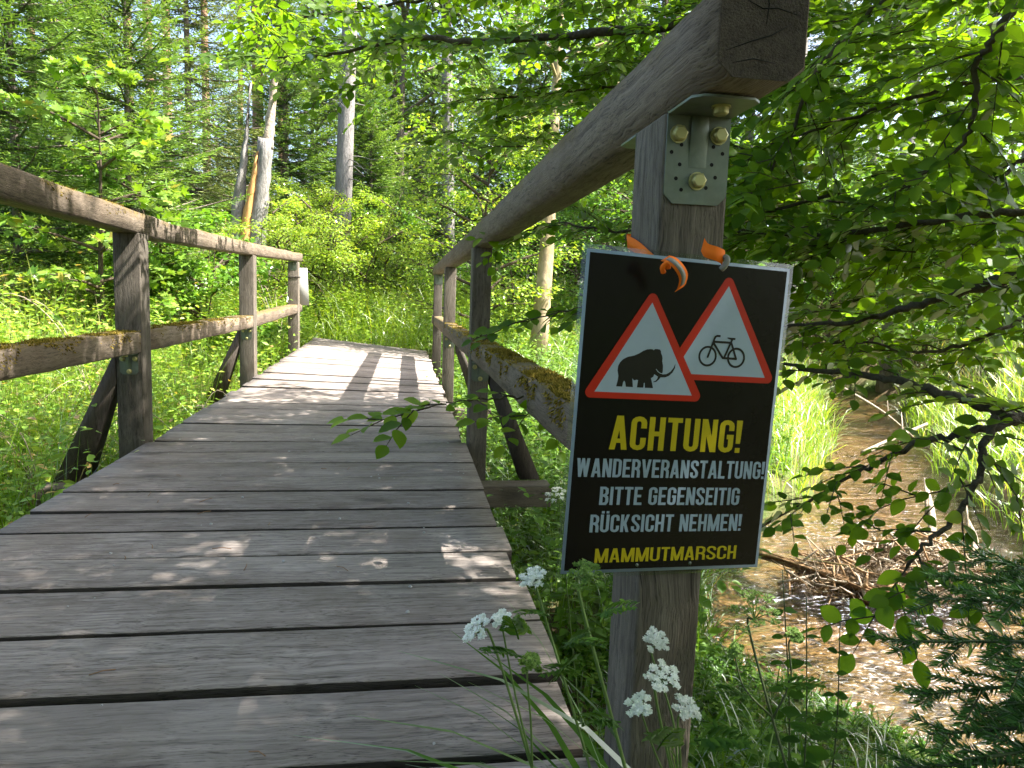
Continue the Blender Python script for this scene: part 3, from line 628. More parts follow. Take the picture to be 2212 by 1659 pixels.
BODY = [(54.5, 249.1), (56.3, 258.1), (56.5, 263.0), (54.6, 269.7), (55.0, 275.5), (57.2, 280.5), (61.0, 284.5), (67.1, 287.8), (76.4, 290.2), (82.5, 293.0), (88.5, 296.8), (93.7, 299.0), (99.0, 299.7), (101.7, 299.5), (103.4, 298.4), (104.9, 300.0), (108.1, 300.2), (112.2, 299.8), (113.8, 297.8), (114.2, 295.3), (116.3, 291.5), (117.0, 288.6), (117.0, 284.7), (118.7, 278.8), (119.1, 271.9), (118.7, 268.9), (115.0, 269.5), (110.9, 272.5), (109.1, 273.9), (108.6, 270.4), (107.1, 267.2), (106.3, 263.9), (103.3, 261.8), (102.6, 263.0), (104.4, 257.8), (107.3, 248.8), (95.5, 248.8), (94.5, 255.4), (93.4, 254.9), (93.2, 248.9), (84.0, 248.9), (84.7, 258.4), (82.0, 258.8), (80.5, 257.9), (78.3, 258.3), (76.5, 260.5), (78.3, 249.0), (68.3, 249.1), (66.9, 254.7), (65.1, 257.0), (63.8, 254.5), (63.2, 249.1)]
TUSK = [(106.7, 271.3), (109.2, 273.4), (114.0, 269.2), (119.6, 267.5), (125.0, 268.2), (130.2, 271.5), (134.1, 276.6), (136.5, 282.5), (136.5, 276.8), (133.6, 270.7), (128.6, 265.9), (123.3, 263.7), (116.7, 263.4), (114.8, 260.8), (111.3, 257.5), (107.1, 256.5), (107.0, 257.5), (109.6, 258.6), (112.0, 261.2), (112.8, 264.2), (109.4, 266.0), (107.1, 267.2)]
flat('mammoth_silhouette', 'sign_ink', [BODY, TUSK], 1.72, t1)
flat('tusk_line', 'sign_white', strip([(109.2, 274.2), (111.6, 271.2), (115.0, 269.1), (119.4, 268.2)], .9), 1.8, t1)

def arcpts(cx, cy, rx, ry, a0, a1, n=6): return [(cx + rx * math.cos(R_(a0 + (a1 - a0) * k / n)), cy + ry * math.sin(R_(a0 + (a1 - a0) * k / n))) for k in range(n + 1)]
def glyph(ch, t=.155, wd=.385):
    """condensed capital, height 1: list of polygons and its width"""
    r = wd / 2 - t / 2; x0, x1 = t / 2, wd - t / 2; y0, y1 = t / 2, 1 - t / 2; S = lambda p: strip(p, t); xc = wd / 2
    bar = lambda a, b, c, d: [[(a, b), (c, b), (c, d), (a, d)]]
    dia = lambda xa, xb, ya, yb, w_: [[(xa, ya), (xa + w_, ya), (xb + w_, yb), (xb, yb)]]
    rr = r
    if ch == 'A': return dia(0, .135, 0, 1, t) + dia(.43 - t, .43 - .135 - t, 0, 1, t) + bar(.08, .2, .35, .325) , .43
    if ch == 'V': return dia(.135, 0, 0, 1, t) + dia(.43 - .135 - t, .43 - t, 0, 1, t), .43
    if ch == 'W': return dia(.09, 0, 0, 1, t) + dia(.09, .215, 0, 1, t * .9) + dia(.345, .215, 0, 1, t * .9) + dia(.345, .435, 0, 1, t), .59
    if ch == 'M': return bar(0, 0, t, 1) + bar(.55 - t, 0, .55, 1) + dia(.2, 0.0, 0, 1, t) + dia(.2, .395, 0, 1, t), .55
    if ch == 'N': return bar(0, 0, .13, 1) + bar(.40 - .13, 0, .40, 1) + dia(.25, 0, 0, 1, t), .40
    if ch == 'H': return bar(0, 0, t, 1) + bar(.395 - t, 0, .395, 1) + bar(t * .9, .43, .395 - t * .9, .57), .395
    if ch == 'T': return bar(0, .86, .37, 1) + bar(.185 - t / 2, 0, .185 + t / 2, .87), .37
    if ch == 'I': return bar(0, 0, t, 1), t
    if ch == 'L': return bar(0, 0, t, 1) + bar(t * .9, 0, .33, .14), .33
    if ch == 'E': return bar(0, 0, t, 1) + bar(t * .9, 0, .35, .14) + bar(t * .9, .43, .31, .57) + bar(t * .9, .86, .35, 1), .35
    if ch == '!': return [[(.01, .28), (t - .01, .28), (t + .01, 1), (-.01, 1)]] + bar(.005, 0, t - .005, .15), t
    if ch in 'UÜ':
        p = S([(x0, 1), (x0, y0 + rr)] + arcpts(xc, y0 + rr, rr, rr, 180, 360)[1:-1] + [(x1, y0 + rr), (x1, 1)])
        if ch == 'Ü': p += bar(.03, 1.07, .15, 1.2) + bar(wd - .15, 1.07, wd - .03, 1.2)
        return p, wd
    if ch == 'C': return S([(x1, .65), (x1, y1 - rr)] + arcpts(xc, y1 - rr, rr, rr, 0, 180)[1:-1] + [(x0, y1 - rr), (x0, y0 + rr)] + arcpts(xc, y0 + rr, rr, rr, 180, 360)[1:-1] + [(x1, y0 + rr), (x1, .37)]), wd
    if ch == 'G': return S([(x1, .67), (x1, y1 - rr)] + arcpts(xc, y1 - rr, rr, rr, 0, 180)[1:-1] + [(x0, y1 - rr), (x0, y0 + rr)] + arcpts(xc, y0 + rr, rr, rr, 180, 360)[1:-1] + [(x1, y0 + rr), (x1, .53)]) + bar(xc + .01, .41, wd, .55), wd
    if ch == 'S': return S([(x1, .69), (x1, y1 - rr)] + arcpts(xc, y1 - rr, rr, rr, 0, 180)[1:-1] + [(x0, y1 - rr), (x0, .70), (x0 + .04, .60), (x1 - .04, .40), (x1, .30), (x1, y0 + rr)] + arcpts(xc, y0 + rr, rr, rr, 360, 180)[1:-1] + [(x0, y0 + rr), (x0, .32)]), wd
    if ch == 'D': return bar(0, 0, t, 1) + S([(t * .8, y1), (xc, y1)] + arcpts(xc, y1 - rr, rr, rr, 90, 0)[1:-1] + [(x1, y1 - rr), (x1, y0 + rr)] + arcpts(xc, y0 + rr, rr, rr, 0, -90)[1:-1] + [(xc, y0), (t * .8, y0)]), wd
    if ch == 'B': return bar(0, 0, t, 1) + S([(t * .8, y1), (xc + .02, y1), (x1 - .02, y1 - .07), (x1 - .01, .66), (xc + .04, .52), (t * .8, .52)]) + S([(xc, .52), (x1 - .02, .44), (x1, .34), (x1, .18), (x1 - .06, y0), (t * .8, y0)]), wd
    if ch == 'R': return bar(0, 0, t, 1) + S([(t * .8, y1), (xc + .02, y1), (x1 - .02, y1 - .07), (x1, .78), (x1, .64), (x1 - .03, .54), (xc, .49), (t * .8, .49)]) + S([(xc + .02, .49), (x1 - .02, .40), (x1, .3), (x1, .0)]), wd
    if ch == 'K': return bar(0, 0, t, 1) + dia(.245, .10, 0, .58, t) + dia(.08, .245, .36, 1, t), .41
    return [], .17
def lettering(text, x0, x1, yb, hgt, mat, slope=0.0, shear=0.0, t=.155, gap=.062, wd=.385, wide=1.0):
    gl = []; x = 0
    for ch in text:
        p, w_ = glyph(ch, t, wd); gl.append((ch, p, x)); x += w_ + gap
    tot = x - gap; k = (x1 - x0) / tot
    for ch, p, gx in gl:
        if p: flat('letter', mat, [[(x0 + (gx + a) * k + shear * b, yb + b * hgt + slope * (gx + a) / tot) for a, b in q] for q in p], .72)
lettering('ACHTUNG!', 52.5, 248.0, 166.3, 44.8, 'sign_yellow', -1.8, t=.137)
lettering('WANDERVERANSTALTUNG!', 10.0, 291.0, 129.6, 24.6, 'sign_text', -1.8, t=.132)
lettering('BITTE GEGENSEITIG', 45.4, 255.5, 92.2, 24.4, 'sign_text', -1.5, t=.132)
lettering('RÜCKSICHT NEHMEN!', 35.0, 262.8, 55.4, 23.8, 'sign_text', -1.5, t=.132)
lettering('MAMMUTMARSCH', 45.8, 259.6, 13.8, 19.2, 'sign_yellow', -.2, t=.122, wd=.42, gap=.06)
for x, y in ((108, 9.2), (188, 9.4)):
    m = MB(); m.tube([sp(x, y, .5), sp(x, y, 1.6)], .0022, 12); m.build('rivet', 'galvanised_steel', SG)

def ribbon(parent, pts, wd, across, mat, name, th=.0006):
    """flat strap swept along pts, width along 'across'"""
    pts = np.array(pts, float); ac = unit(np.array(across, float)); ac = np.broadcast_to(ac, pts.shape); k = len(pts); V = []
    tg = unit(np.gradient(pts, axis=0)); nr = unit(np.cross(tg, ac))
    for p, a, n_ in zip(pts, ac, nr):
        for s, q in ((-1, 1), (1, 1), (1, -1), (-1, -1)): V.append(p + a * s * wd / 2 + n_ * q * th / 2)
    m = MB(); Q = []
    for i in range(k - 1):
        for j in range(4): Q.append((i * 4 + j, i * 4 + (j + 1) % 4, i * 4 + 4 + (j + 1) % 4, i * 4 + 4 + j))
    Q += [(3, 2, 1, 0), (k * 4 - 4, k * 4 - 3, k * 4 - 2, k * 4 - 1)]; m.quads(V, Q)
    return m.build(name, mat, parent)
def catmull(P, n=6):
    P = np.array(P, float); Q = np.concatenate([[2 * P[0] - P[1]], P, [2 * P[-1] - P[-2]]]); out = []
    for i in range(1, len(Q) - 2):
        for k in range(n):
            t = k / n; a, b, c, d = Q[i - 1:i + 3]
            out.append(.5 * (2 * b + (c - a) * t + (2 * a - 5 * b + 4 * c - d) * t * t + (3 * b - a - 3 * c + d) * t ** 3))
    out.append(P[-1]); return np.array(out)
TP = thing('orange_strap', 'orange strap with grey reflective stripe tying poster to post', 'strap', (.38, .93, .78))
def tpart(pts, wd, across, mat, name):
    o = ribbon(TP, np.array(pts) - np.array([.38, .93, .78]), wd, across, mat, name); return o
tpart(catmull([(.436, 1.045, .785), (.36, 1.045, .812), (.327, 1.038, .815), (.3262, .98, .800), (.3265, .925, .781), (.333, .910, .772), (.345, .902, .766)]), .021, (0, .30, 1), 'orange_ribbon', 'band')
g0 = np.array(at(1436, 573, .868)); fx = AX_R; fy = -AX_U; px = .868 / 1534
tail = catmull([g0 + px * (fx * 2 - fy * 16) + AX_F * .002, g0 + px * (fx * 12 - fy * 8) - AX_F * .008, g0 + px * (fx * 26 + fy * 8) - AX_F * .012, g0 + px * (fx * 37 + fy * 26) - AX_F * .008, g0 + px * (fx * 36 + fy * 44) - AX_F * .002, g0 + px * (fx * 31 + fy * 52)])
tac = unit(AX_R * .8 + AX_U * .5 + AX_F * .25)
tpart(tail, .0135, tac, 'orange_ribbon', 'tail')
tpart(tail[2:-6] - AX_F * .0012, .0062, tac, 'reflective_grey', 'reflective_stripe')
m = MB(); kp = catmull([g0 + px * (-fx * 3 + fy * 16), g0 + px * (-fx * 6 + fy * 6) - AX_F * .004, g0 + px * (fx * 4 - fy * 3) - AX_F * .006, g0 + px * (fx * 6 + fy * 8) - AX_F * .003]); m.tube(kp - np.array([.38, .93, .78]), .0034, 7); m.build('loop', 'orange_ribbon', TP, smooth=True)
k0 = np.array(at(1520, 540, .885))
kn = catmull([k0 + px * (-fx * 2 - fy * 12), k0 + px * (fx * 4 + fy * 2) - AX_F * .004, k0 + px * (fx * 22 + fy * 10) - AX_F * .008, k0 + px * (fx * 40 + fy * 16) - AX_F * .003, k0 + px * (fx * 46 + fy * 20) + AX_F * .006])
tpart(kn, .018, unit(AX_U + .3 * AX_R + .15 * AX_F), 'orange_ribbon', 'knot')
m = MB(); m.tube(catmull([k0 + px * (fx * 44 + fy * 14), k0 + px * (fx * 50 + fy * 22) - AX_F * .004, k0 + px * (fx * 44 + fy * 36) - AX_F * .004, k0 + px * (fx * 36 + fy * 44) - AX_F * .002]) - np.array([.38, .93, .78]), [.002] + [.0038] * 17 + [.003], 7); m.build('strap_end', 'reflective_grey', TP, smooth=True)
# the other end's poster, seen from behind
SB = thing('poster_back', 'plain pale grey back of a poster tied to far end post', 'sign', (-1.22, 8.6, .82))
m = MB(); m.quads([(-.10, .03, -.23), (.125, .03, -.23), (.10, .03, .20), (-.10, .03, .20), (-.10, .034, -.23), (.125, .034, -.23), (.10, .034, .20), (-.10, .034, .20)], [(0, 1, 2, 3), (4, 7, 6, 5), (0, 4, 5, 1), (1, 5, 6, 2), (2, 6, 7, 3), (3, 7, 4, 0)]); m.build('sheet', 'panel_grey', SB)
m = MB(); m.box((-.13, .024, -.2), (-.05, .027, .19)); m.build('laminate_sleeve', 'clear_laminate', SB)
m = MB(); m.tube([(-.2, -.185, .09), (-.09, -.187, .085), (.033, -.187, .09), (.034, -.1, .09), (.034, .02, .1)], .004, 6); m.build('tie', 'hole_black', SB)

# ------------------------------------------------------------------ trees
UP = np.array([0, 0, 1.0])
def trunk_curve(h, lean, seed, n=9, wob=.02):
    g = np.random.default_rng(seed); t = np.linspace(0, 1, n)
    return np.stack([lean[0] * t * h + wob * h * np.sin(t * 5 + g.uniform(0, 6)) * t * (1 - t * .3), lean[1] * t * h + wob * h * np.sin(t * 4 + g.uniform(0, 6)) * t, t * h], 1)
def spruce_mesh(name, h, rad, seed, crown0=.04, whorl=.28, droop=.2, lift=.25, twl=.42, bl=.085, bw=.018, step=.055, dead=0, nb=6, rt=None):
    g = np.random.default_rng(seed); c = Cloud(BLADE); wd = MB(); ax = trunk_curve(h, (0, 0), seed, 10, .006)
    rt = rt or h * .011; wd.tube(ax, np.linspace(rt, rt * .12, 10), 8)
    cen = lambda z: np.array([np.interp(z, ax[:, 2], ax[:, 0]), np.interp(z, ax[:, 2], ax[:, 1]), z])
    z = h * crown0
    while z < h * .985:
        t = (z / h - crown0) / (1 - crown0); n = nb if t < .85 else 4; a0 = g.uniform(0, 6.3)
        for k in range(n):
            az = a0 + k * 6.283 / n + g.normal(0, .18); d = np.array([math.cos(az), math.sin(az), 0]); side = np.array([-d[1], d[0], 0])
            L = rad * (1 - t) ** .8 * g.uniform(.75, 1.15) * (min(1, .55 + 2.2 * t)) + .10; p0 = cen(z + g.uniform(-.05, .05) * whorl * 3); up0 = .55 * t - droop * (1 - t)
            m = max(4, int(L / step)); s = (np.arange(m) + .6) / m
            B = p0 + d * (L * s)[:, None] + UP * (L * (up0 * s + lift * s * s))[:, None]
            if L > .25: wd.tube(np.concatenate([[p0], B[[m // 2, -1]]]), [.006 + .012 * L, .005 + .004 * L, .003], 4, cap=False)
            bd = unit(np.gradient(np.concatenate([[p0], B]), axis=0))[1:]
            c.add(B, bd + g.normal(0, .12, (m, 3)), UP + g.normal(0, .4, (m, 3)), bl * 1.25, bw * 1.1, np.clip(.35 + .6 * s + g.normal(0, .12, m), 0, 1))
            for sg in (-1, 1):
                tl = (twl * L * (1 - s) ** .8 + .05) * g.uniform(.7, 1.1, m); td = unit(bd * .72 + side * sg * .75 - UP * (.10 + droop * .35) + g.normal(0, .10, (m, 3)))
                for q in range(1 + int(tl.max() / (step * 1.0))):
                    ok = tl > q * step
                    if not ok.any(): break
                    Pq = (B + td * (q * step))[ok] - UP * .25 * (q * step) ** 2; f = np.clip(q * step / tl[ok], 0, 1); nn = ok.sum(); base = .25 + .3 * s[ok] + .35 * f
                    for s2 in (-1, 1):
                        dd = unit(td[ok] * .85 + np.cross(td[ok], UP) * s2 * .62 + g.normal(0, .16, (nn, 3)))
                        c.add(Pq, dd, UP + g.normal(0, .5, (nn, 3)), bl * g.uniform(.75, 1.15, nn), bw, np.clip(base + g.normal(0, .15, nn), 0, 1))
        z += whorl * g.uniform(.8, 1.2) * (1 - .45 * t)
    if dead:
        for k in range(dead):
            zz = g.uniform(.06, crown0 + .08) * h; az = g.uniform(0, 6.3); L = g.uniform(.3, 1.1); d = np.array([math.cos(az), math.sin(az), g.uniform(-.35, .1)]); p0 = cen(zz)
            wd.tube([p0, p0 + d * L * .5, p0 + d * L - UP * .12 * L], [.012, .008, .003], 4, cap=False)
    if crown0 < .2: c.add([cen(h * .97)], UP, (1, 0, 0), h * .06, bw * .9, .8)
    return wd.mesh(name + '_wood', True), c.mesh(name + '_crown')
def leafy_mesh(name, h, rx, seed, nlimb=16, base=.3, leaf=.075, per=70, sub=6, spread=.30, stems=1, rt=None, lean=(0, 0), tpl=LEAF_LO, up=.45, aspect=.95):
    g = np.random.default_rng(seed); c = Cloud(tpl); wd = MB(); rt = rt or h * .012
    for st in range(stems):
        l = (lean[0] + (g.normal(0, .28) if stems > 1 else 0), lean[1] + (g.normal(0, .28) if stems > 1 else 0)); hh = h * (g.uniform(.65, 1) if stems > 1 else 1)
        ax = trunk_curve(hh, l, seed + st, 9, .025); wd.tube(ax, np.linspace(rt / (1 + .3 * (stems - 1)), rt * .12, 9), 7)
        for k in range(max(3, nlimb // stems)):
            t = base + (1 - base) * (k + .5) / max(3, nlimb // stems) + g.normal(0, .02); t = min(.98, t); p0 = np.array([np.interp(t * hh, ax[:, 2], ax[:, i]) for i in range(3)])
            az = k * 2.4 + g.normal(0, .4); prof = math.sin(math.pi * min(1, .22 + .78 * (t - base) / (1 - base) * .95)) ** .7
            L = rx * prof * g.uniform(.75, 1.2) / (1 if stems == 1 else 1.3); d = unit(np.array([math.cos(az), math.sin(az), up + .5 * (t - .5)]))
            P1 = p0 + d * L * .55 + UP * .03 * L; P2 = p0 + d * L + UP * (.02 * L); wd.tube([p0, P1, P2], [.02 * L + .006, .012 * L + .004, .004], 5, cap=False)
            for q in range(sub):
                f = .3 + .7 * (q + .5) / sub; b = p0 + (P2 - p0) * f; a2 = az + (1 if q % 2 else -1) * g.uniform(.35, 1.1); sl = L * .55 * (1.15 - .6 * f) + .12
                sd = unit(np.array([math.cos(a2), math.sin(a2), g.uniform(-.12, .3)])); e = b + sd * sl
                wd.tube([b, (b + e) / 2 + UP * .02, e], [.008, .005, .002], 3, cap=False)
                u = g.random(per) ** .8; lat = g.normal(0, 1, per) * spread * sl * .8 + g.normal(0, .02, per); sv = unit(np.cross(sd, UP))
                P = b + (e - b) * u[:, None] + sv * lat[:, None] + UP * (g.normal(0, .10, per) * sl - .25 * lat ** 2 / (sl + .1))[:, None]
                D = unit(sd * .7 + sv * np.sign(lat)[:, None] * .6 + g.normal(0, .45, (per, 3)) - UP * .15)
                ll = leaf * g.uniform(.65, 1.15, per); c.add(P, D, unit(UP + g.normal(0, .5, (per, 3))), ll, ll * aspect, np.clip(g.normal(.45, .22, per) + .15 * u, 0, 1))
    return wd.mesh(name + '_wood', True), c.mesh(name + '_crown')
def tree(name, meshes, bark_, leaf_, label, cat, xy, group=None, rz=0, s=1.0, tilt=(0, 0), sink=.05):
    wm, cm = meshes; x, y = xy
    o = thing(name, label, cat, (x, y, float(ground(x, y)) - sink), group); o.rotation_euler = (tilt[0], tilt[1], rz); o.scale = (s, s, s)
    link('trunk', wm, bark_, o); link('crown', cm, leaf_, o); return o
def xy(px, D, py=650): p = at(px, py, D); return float(p[0]), float(p[1])

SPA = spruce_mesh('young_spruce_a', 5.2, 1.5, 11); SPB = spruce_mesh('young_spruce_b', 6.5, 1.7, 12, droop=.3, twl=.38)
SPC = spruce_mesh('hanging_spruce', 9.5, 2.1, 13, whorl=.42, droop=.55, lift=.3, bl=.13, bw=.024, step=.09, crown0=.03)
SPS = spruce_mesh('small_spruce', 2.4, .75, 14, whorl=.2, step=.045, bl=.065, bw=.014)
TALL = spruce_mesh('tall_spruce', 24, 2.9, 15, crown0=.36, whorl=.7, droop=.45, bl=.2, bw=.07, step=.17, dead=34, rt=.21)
def pine_mesh():
    g = np.random.default_rng(5); wd = MB(); ax = trunk_curve(24, (0, 0), 9, 12, .006); wd.tube(ax, np.linspace(.17, .06, 12), 8); c = Cloud(BLADE)
    for k in range(40):
        z = g.uniform(9, 23.5); az = g.uniform(0, 6.3); L = g.uniform(.6, 2.4) * (1 if z > 13 else .7); p0 = np.array([np.interp(z, ax[:, 2], ax[:, 0]), np.interp(z, ax[:, 2], ax[:, 1]), z]); d = np.array([math.cos(az), math.sin(az), g.uniform(-.1, .4)]); e = p0 + d * L
        wd.tube([p0, (p0 + e) / 2 - UP * .1, e], [.035, .022, .008], 4, cap=False)
        if z > 11.5:
            n = 220; u = .35 + .65 * g.random(n); P = p0 + (e - p0) * u[:, None] + g.normal(0, .18, (n, 3)); c.add(P, unit(g.normal(0, 1, (n, 3)) + UP * .5), unit(g.normal(0, 1, (n, 3))), .16, .035, np.clip(g.normal(.45, .25, n), 0, 1))
    return wd.mesh('pine_wood', True), c.mesh('pine_crown')
PINE = pine_mesh()
BTA = leafy_mesh('beech_a', 8, 2.4, 21, 22, .18, .085, 60, 7); BTB = leafy_mesh('beech_b', 11, 2.8, 22, 26, .22, .10, 60, 7)
BSH = leafy_mesh('understory_bush', 3.0, 1.3, 23, 18, .12, .06, 60, 6, stems=3)
YEL = leafy_mesh('hornbeam_bush', 2.4, 1.0, 24, 24, .1, .055, 64, 6, stems=5, aspect=.7)
HAZ = leafy_mesh('hazel_bush', 2.0, .85, 25, 20, .1, .075, 46, 6, stems=4, aspect=1.05)
SAP = leafy_mesh('beech_sapling', 3.4, 1.15, 26, 22, .12, .06, 62, 6)
MAP = leafy_mesh('maple_sapling', 2.5, .6, 27, 17, .15, .09, 20, 4, spread=.25, tpl=LOBED, up=.35, aspect=1.0)
MID = leafy_mesh('young_beech_tree', 6.0, 1.15, 28, 12, .42, .075, 40, 6, rt=.125)

# trunks that stand out
tree('tall_spruce', TALL, 'grey_bark', 'old_spruce_needle', 'thick pale grey trunk rising behind the yellow-green bush', 'tree', xy(733, 15.5), tilt=(0, .035), rz=.4)
tree('tall_spruce', TALL, 'grey_bark', 'old_spruce_needle', 'slender pale grey trunk beside the small dark spruces', 'tree', xy(968, 20), tilt=(0, .055), rz=2.1, s=.95)
G1 = 'tall spruces seen through the beech leaves'
for i, (px_, D) in enumerate(((1702, 13), (1928, 15), (2075, 21), (1850, 24), (1600, 26), (1425, 25), (1320, 31), (2190, 18), (1760, 30))):
    tree('tall_spruce', TALL, 'spruce_bark', 'old_spruce_needle', ['grey spruce trunk just right of the bracketed post', 'spruce trunk with dead twigs above the mossy branch', 'dark spruce deep behind the stream bend', 'slim far spruce behind the leafy bush', 'far spruce trunk showing above the handrail end', 'spruce trunk under the overhanging top branch', 'thin distant spruce between handrail and beech', 'spruce behind the long lower beech branches', 'distant spruce behind the pale dry grass'][i], 'tree', xy(px_, D), G1, rz=i * 1.3, s=.8 + .06 * (i % 4), tilt=(.02 * ((i % 3) - 1), .02 * ((i % 2) - .5)))
G2 = 'pines standing against the sky'
for i, (px_, D) in enumerate(((26, 24), (92, 27), (142, 29), (342, 23), (372, 25.5), (560, 21), (232, 30), (452, 28), (-60, 26), (300, 36), (610, 30), (520, 38))):
    tree('pine_tree', PINE, 'pine_bark', 'old_spruce_needle', 'tall thin reddish pine trunk against the pale sky', 'tree', xy(px_, D), G2, rz=i * 2.2, s=.95 + .05 * (i % 3), tilt=(0, .02 * ((i % 3) - 1)))
tree('beech_tree', MID, 'beech_bark', 'bush_leaf', 'tan young beech trunk with mossy foot beyond the right railing', 'tree', xy(1163, 8.8), tilt=(0, .13), rz=1.0)
# splintered snag
SN = thing('snag', 'storm-broken grey trunk split open to fresh orange wood', 'snag', (*xy(520, 11.5), 0)); _x, _y = xy(520, 11.5); SN.location.z = float(ground(_x, _y)) - .05; SN.rotation_euler = (0, .075, 0)
def spar(pts, rad, mat, name, seed, sides=9, rough=.012):
    g = np.random.default_rng(seed); W_ = catmull(pts, 5); n = len(W_); rr = np.interp(np.linspace(0, 1, n), np.linspace(0, 1, len(rad)), rad)
    m = MB(); m.tube(W_, rr, sides); m.V[-1] = m.V[-1] + g.normal(0, rough, m.V[-1].shape) * np.array([1, 1, 2.0]); m.build(name, mat, SN, smooth=True)
spar([(.11, .02, 0), (.13, .02, 1.0), (.16, .02, 2.0), (.18, .02, 2.95)], [.165, .155, .135, .115], 'grey_bark', 'right_half', 1)
spar([(.21, .03, 2.8), (.225, .03, 3.3), (.25, .03, 3.95)], [.10, .07, .05], 'driftwood', 'broken_top', 2)
spar([(-.14, .03, 0), (-.16, .03, 1.0), (-.165, .03, 1.8), (-.14, .03, 2.6), (-.12, .03, 3.05), (-.115, .03, 3.75)], [.15, .14, .11, .055, .025, .008], 'grey_bark', 'left_half', 3)
spar([(-.015, -.07, 0), (-.01, -.08, .9), (.0, -.07, 1.7), (.055, -.06, 2.3), (.08, -.05, 2.75)], [.085, .085, .075, .05, .012], 'fresh_wood', 'split_wood', 4, 7, .008)
spar([(-.30, -.08, .2), (-.33, -.08, .9), (-.33, -.06, 1.7)], [.03, .024, .005], 'fresh_wood', 'splinter', 5, 5, .004)
# young spruces on the left and between the trunks
for px_, D, h_, ms, lab in ((45, 7.4, 1.0, SPA, 'broad light green spruce at the edge behind the left railing'), (283, 8.6, .98, SPA, 'young spruce with tall bare leader shoot behind the maple sapling'),
                           (150, 11, 1.0, SPB, 'dense mid green spruce behind the leader spruce'), (415, 14, .95, SPC, 'tall spruce with drooping yellowish green sprays'),
                           (868, 13.2, 1.1, SPS, 'small pointed spruce beside the yellow-green bush'), (905, 15.5, 1.45, SPS, 'small blue-green spruce near the slender grey trunk')):
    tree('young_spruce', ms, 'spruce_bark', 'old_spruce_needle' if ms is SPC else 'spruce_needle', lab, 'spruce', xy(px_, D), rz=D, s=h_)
G3 = 'spruces of the forest edge'
for i, (px_, D, s_) in enumerate(((205, 15, 1.0), (330, 17, .62), (-40, 13, .8), (20, 18, .75), (500, 18, .7), (615, 17.5, 1.2), (672, 21, 1.3), (800, 18.5, 1.05), (845, 23, 1.4), (775, 25, 1.3), (930, 22, 1.25), (1030, 23, 1.3), (560, 24, .85), (100, 22, .8), (270, 24, .75), (410, 22, .7), (1130, 25, 1.4), (1240, 22, 1.2), (-130, 16, 1.2), (2000, 22, 1.2), (1780, 19, 1.1), (2230, 24, 1.3), (1540, 22, 1.2))):
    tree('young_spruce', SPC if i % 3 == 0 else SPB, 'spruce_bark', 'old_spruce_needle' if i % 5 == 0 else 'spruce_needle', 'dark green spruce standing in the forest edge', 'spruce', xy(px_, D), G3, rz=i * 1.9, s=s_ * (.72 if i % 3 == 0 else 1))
# leafy bushes and saplings
tree('maple_sapling', MAP, 'twig_bark', 'maple_leaf', 'maple sapling with yellow and reddish top leaves behind left railing', 'sapling', xy(222, 6.9), s=1.1)
tree('hazel_bush', HAZ, 'twig_bark', 'bush_leaf', 'bright green broad-leaved bush in front of the broken trunk', 'bush', xy(432, 8.0), s=1.05)
tree('hazel_bush', HAZ, 'twig_bark', 'bush_leaf', 'low bright green bush under the young leader spruce', 'bush', xy(330, 7.6), s=.72, rz=2)
G4 = 'yellow-green hornbeam bushes behind the bridge end'
for i, (px_, D, s_) in enumerate(((640, 11.2, 1.0), (745, 11.6, 1.1), (700, 13.4, 1.15), (560, 10.3, .8), (825, 12.4, .85))):
    tree('hornbeam_bush', YEL, 'twig_bark', 'yellow_leaf', ['yellow-green bush between broken trunk and thick grey trunk', 'yellow-green bush directly before the thick grey trunk', 'taller yellow-green bush behind the two front ones', 'low yellow-green bush at the foot of the broken trunk', 'small yellow-green bush beside the small spruces'][i], 'bush', xy(px_, D), G4, rz=i * 1.7, s=s_)
tree('beech_sapling', SAP, 'twig_bark', 'yellow_leaf', 'sunlit beech sapling rising behind the right railing', 'sapling', xy(1045, 9.4), s=.95)
G5 = 'leafy bushes across the stream'
for i, (px_, D, s_) in enumerate(((1120, 11.5, 1.0), (1300, 12, 1.3), (1420, 11, 1.2), (1250, 16, 1.5), (1560, 13.5, 1.4), (1650, 17, 1.6), (1800, 16, 1.2), (1900, 19, 1.6), (2010, 15, 1.3), (2120, 13, 1.3), (2220, 11, 1.1), (1480, 17, 1.5), (1350, 20, 1.9))):
    tree('understory_bush', BSH, 'twig_bark', 'bush_leaf' if i % 2 else 'tree_leaf', ['leafy green bush just right of the tan beech trunk', "leafy green bush behind the poster's upper edge", 'leafy green bush between handrail and distant spruces', 'leafy green big bush far behind the tan beech', 'leafy green bush right behind the bracketed post', 'leafy green large bush at the foot of a spruce trunk', 'leafy green bush behind the pale dry grass', 'leafy green wide bush beyond the stream bend', 'leafy green bush above the far stream bend', 'leafy green bush behind the bright far bank grass', 'leafy green bush at the brink of the right bank', "leafy green bush hidden behind the top rail's underside", 'leafy green tallest leafy bush deep behind the handrail'][i], 'bush', xy(px_, D), G5, rz=i * 2.1, s=s_)
G6 = 'broadleaf trees deep in the forest'
g = np.random.default_rng(3)
for i in range(46):
    px_ = -250 + 2750 * (i + g.uniform(-.35, .35)) / 45; D = g.uniform(24, 40) if i % 3 else g.uniform(19, 26)
    s_ = (g.uniform(.45, .72) if px_ < 560 else g.uniform(1.05, 1.55) if px_ < 1500 else g.uniform(.65, .95)) * (D / 28) ** .6
    if px_ < 560 and D < 24: s_ *= .6
    if px_ < 560 and i % 4: continue
    tree('broadleaf_tree', BTA if i % 2 else BTB, 'spruce_bark', 'tree_leaf' if i % 3 else 'bush_leaf', 'broadleaf tree with dappled green crown deep in the forest', 'tree', xy(px_, D), G6, rz=i * 2.5, s=s_)
G7 = 'understory shrubs on the forest floor'
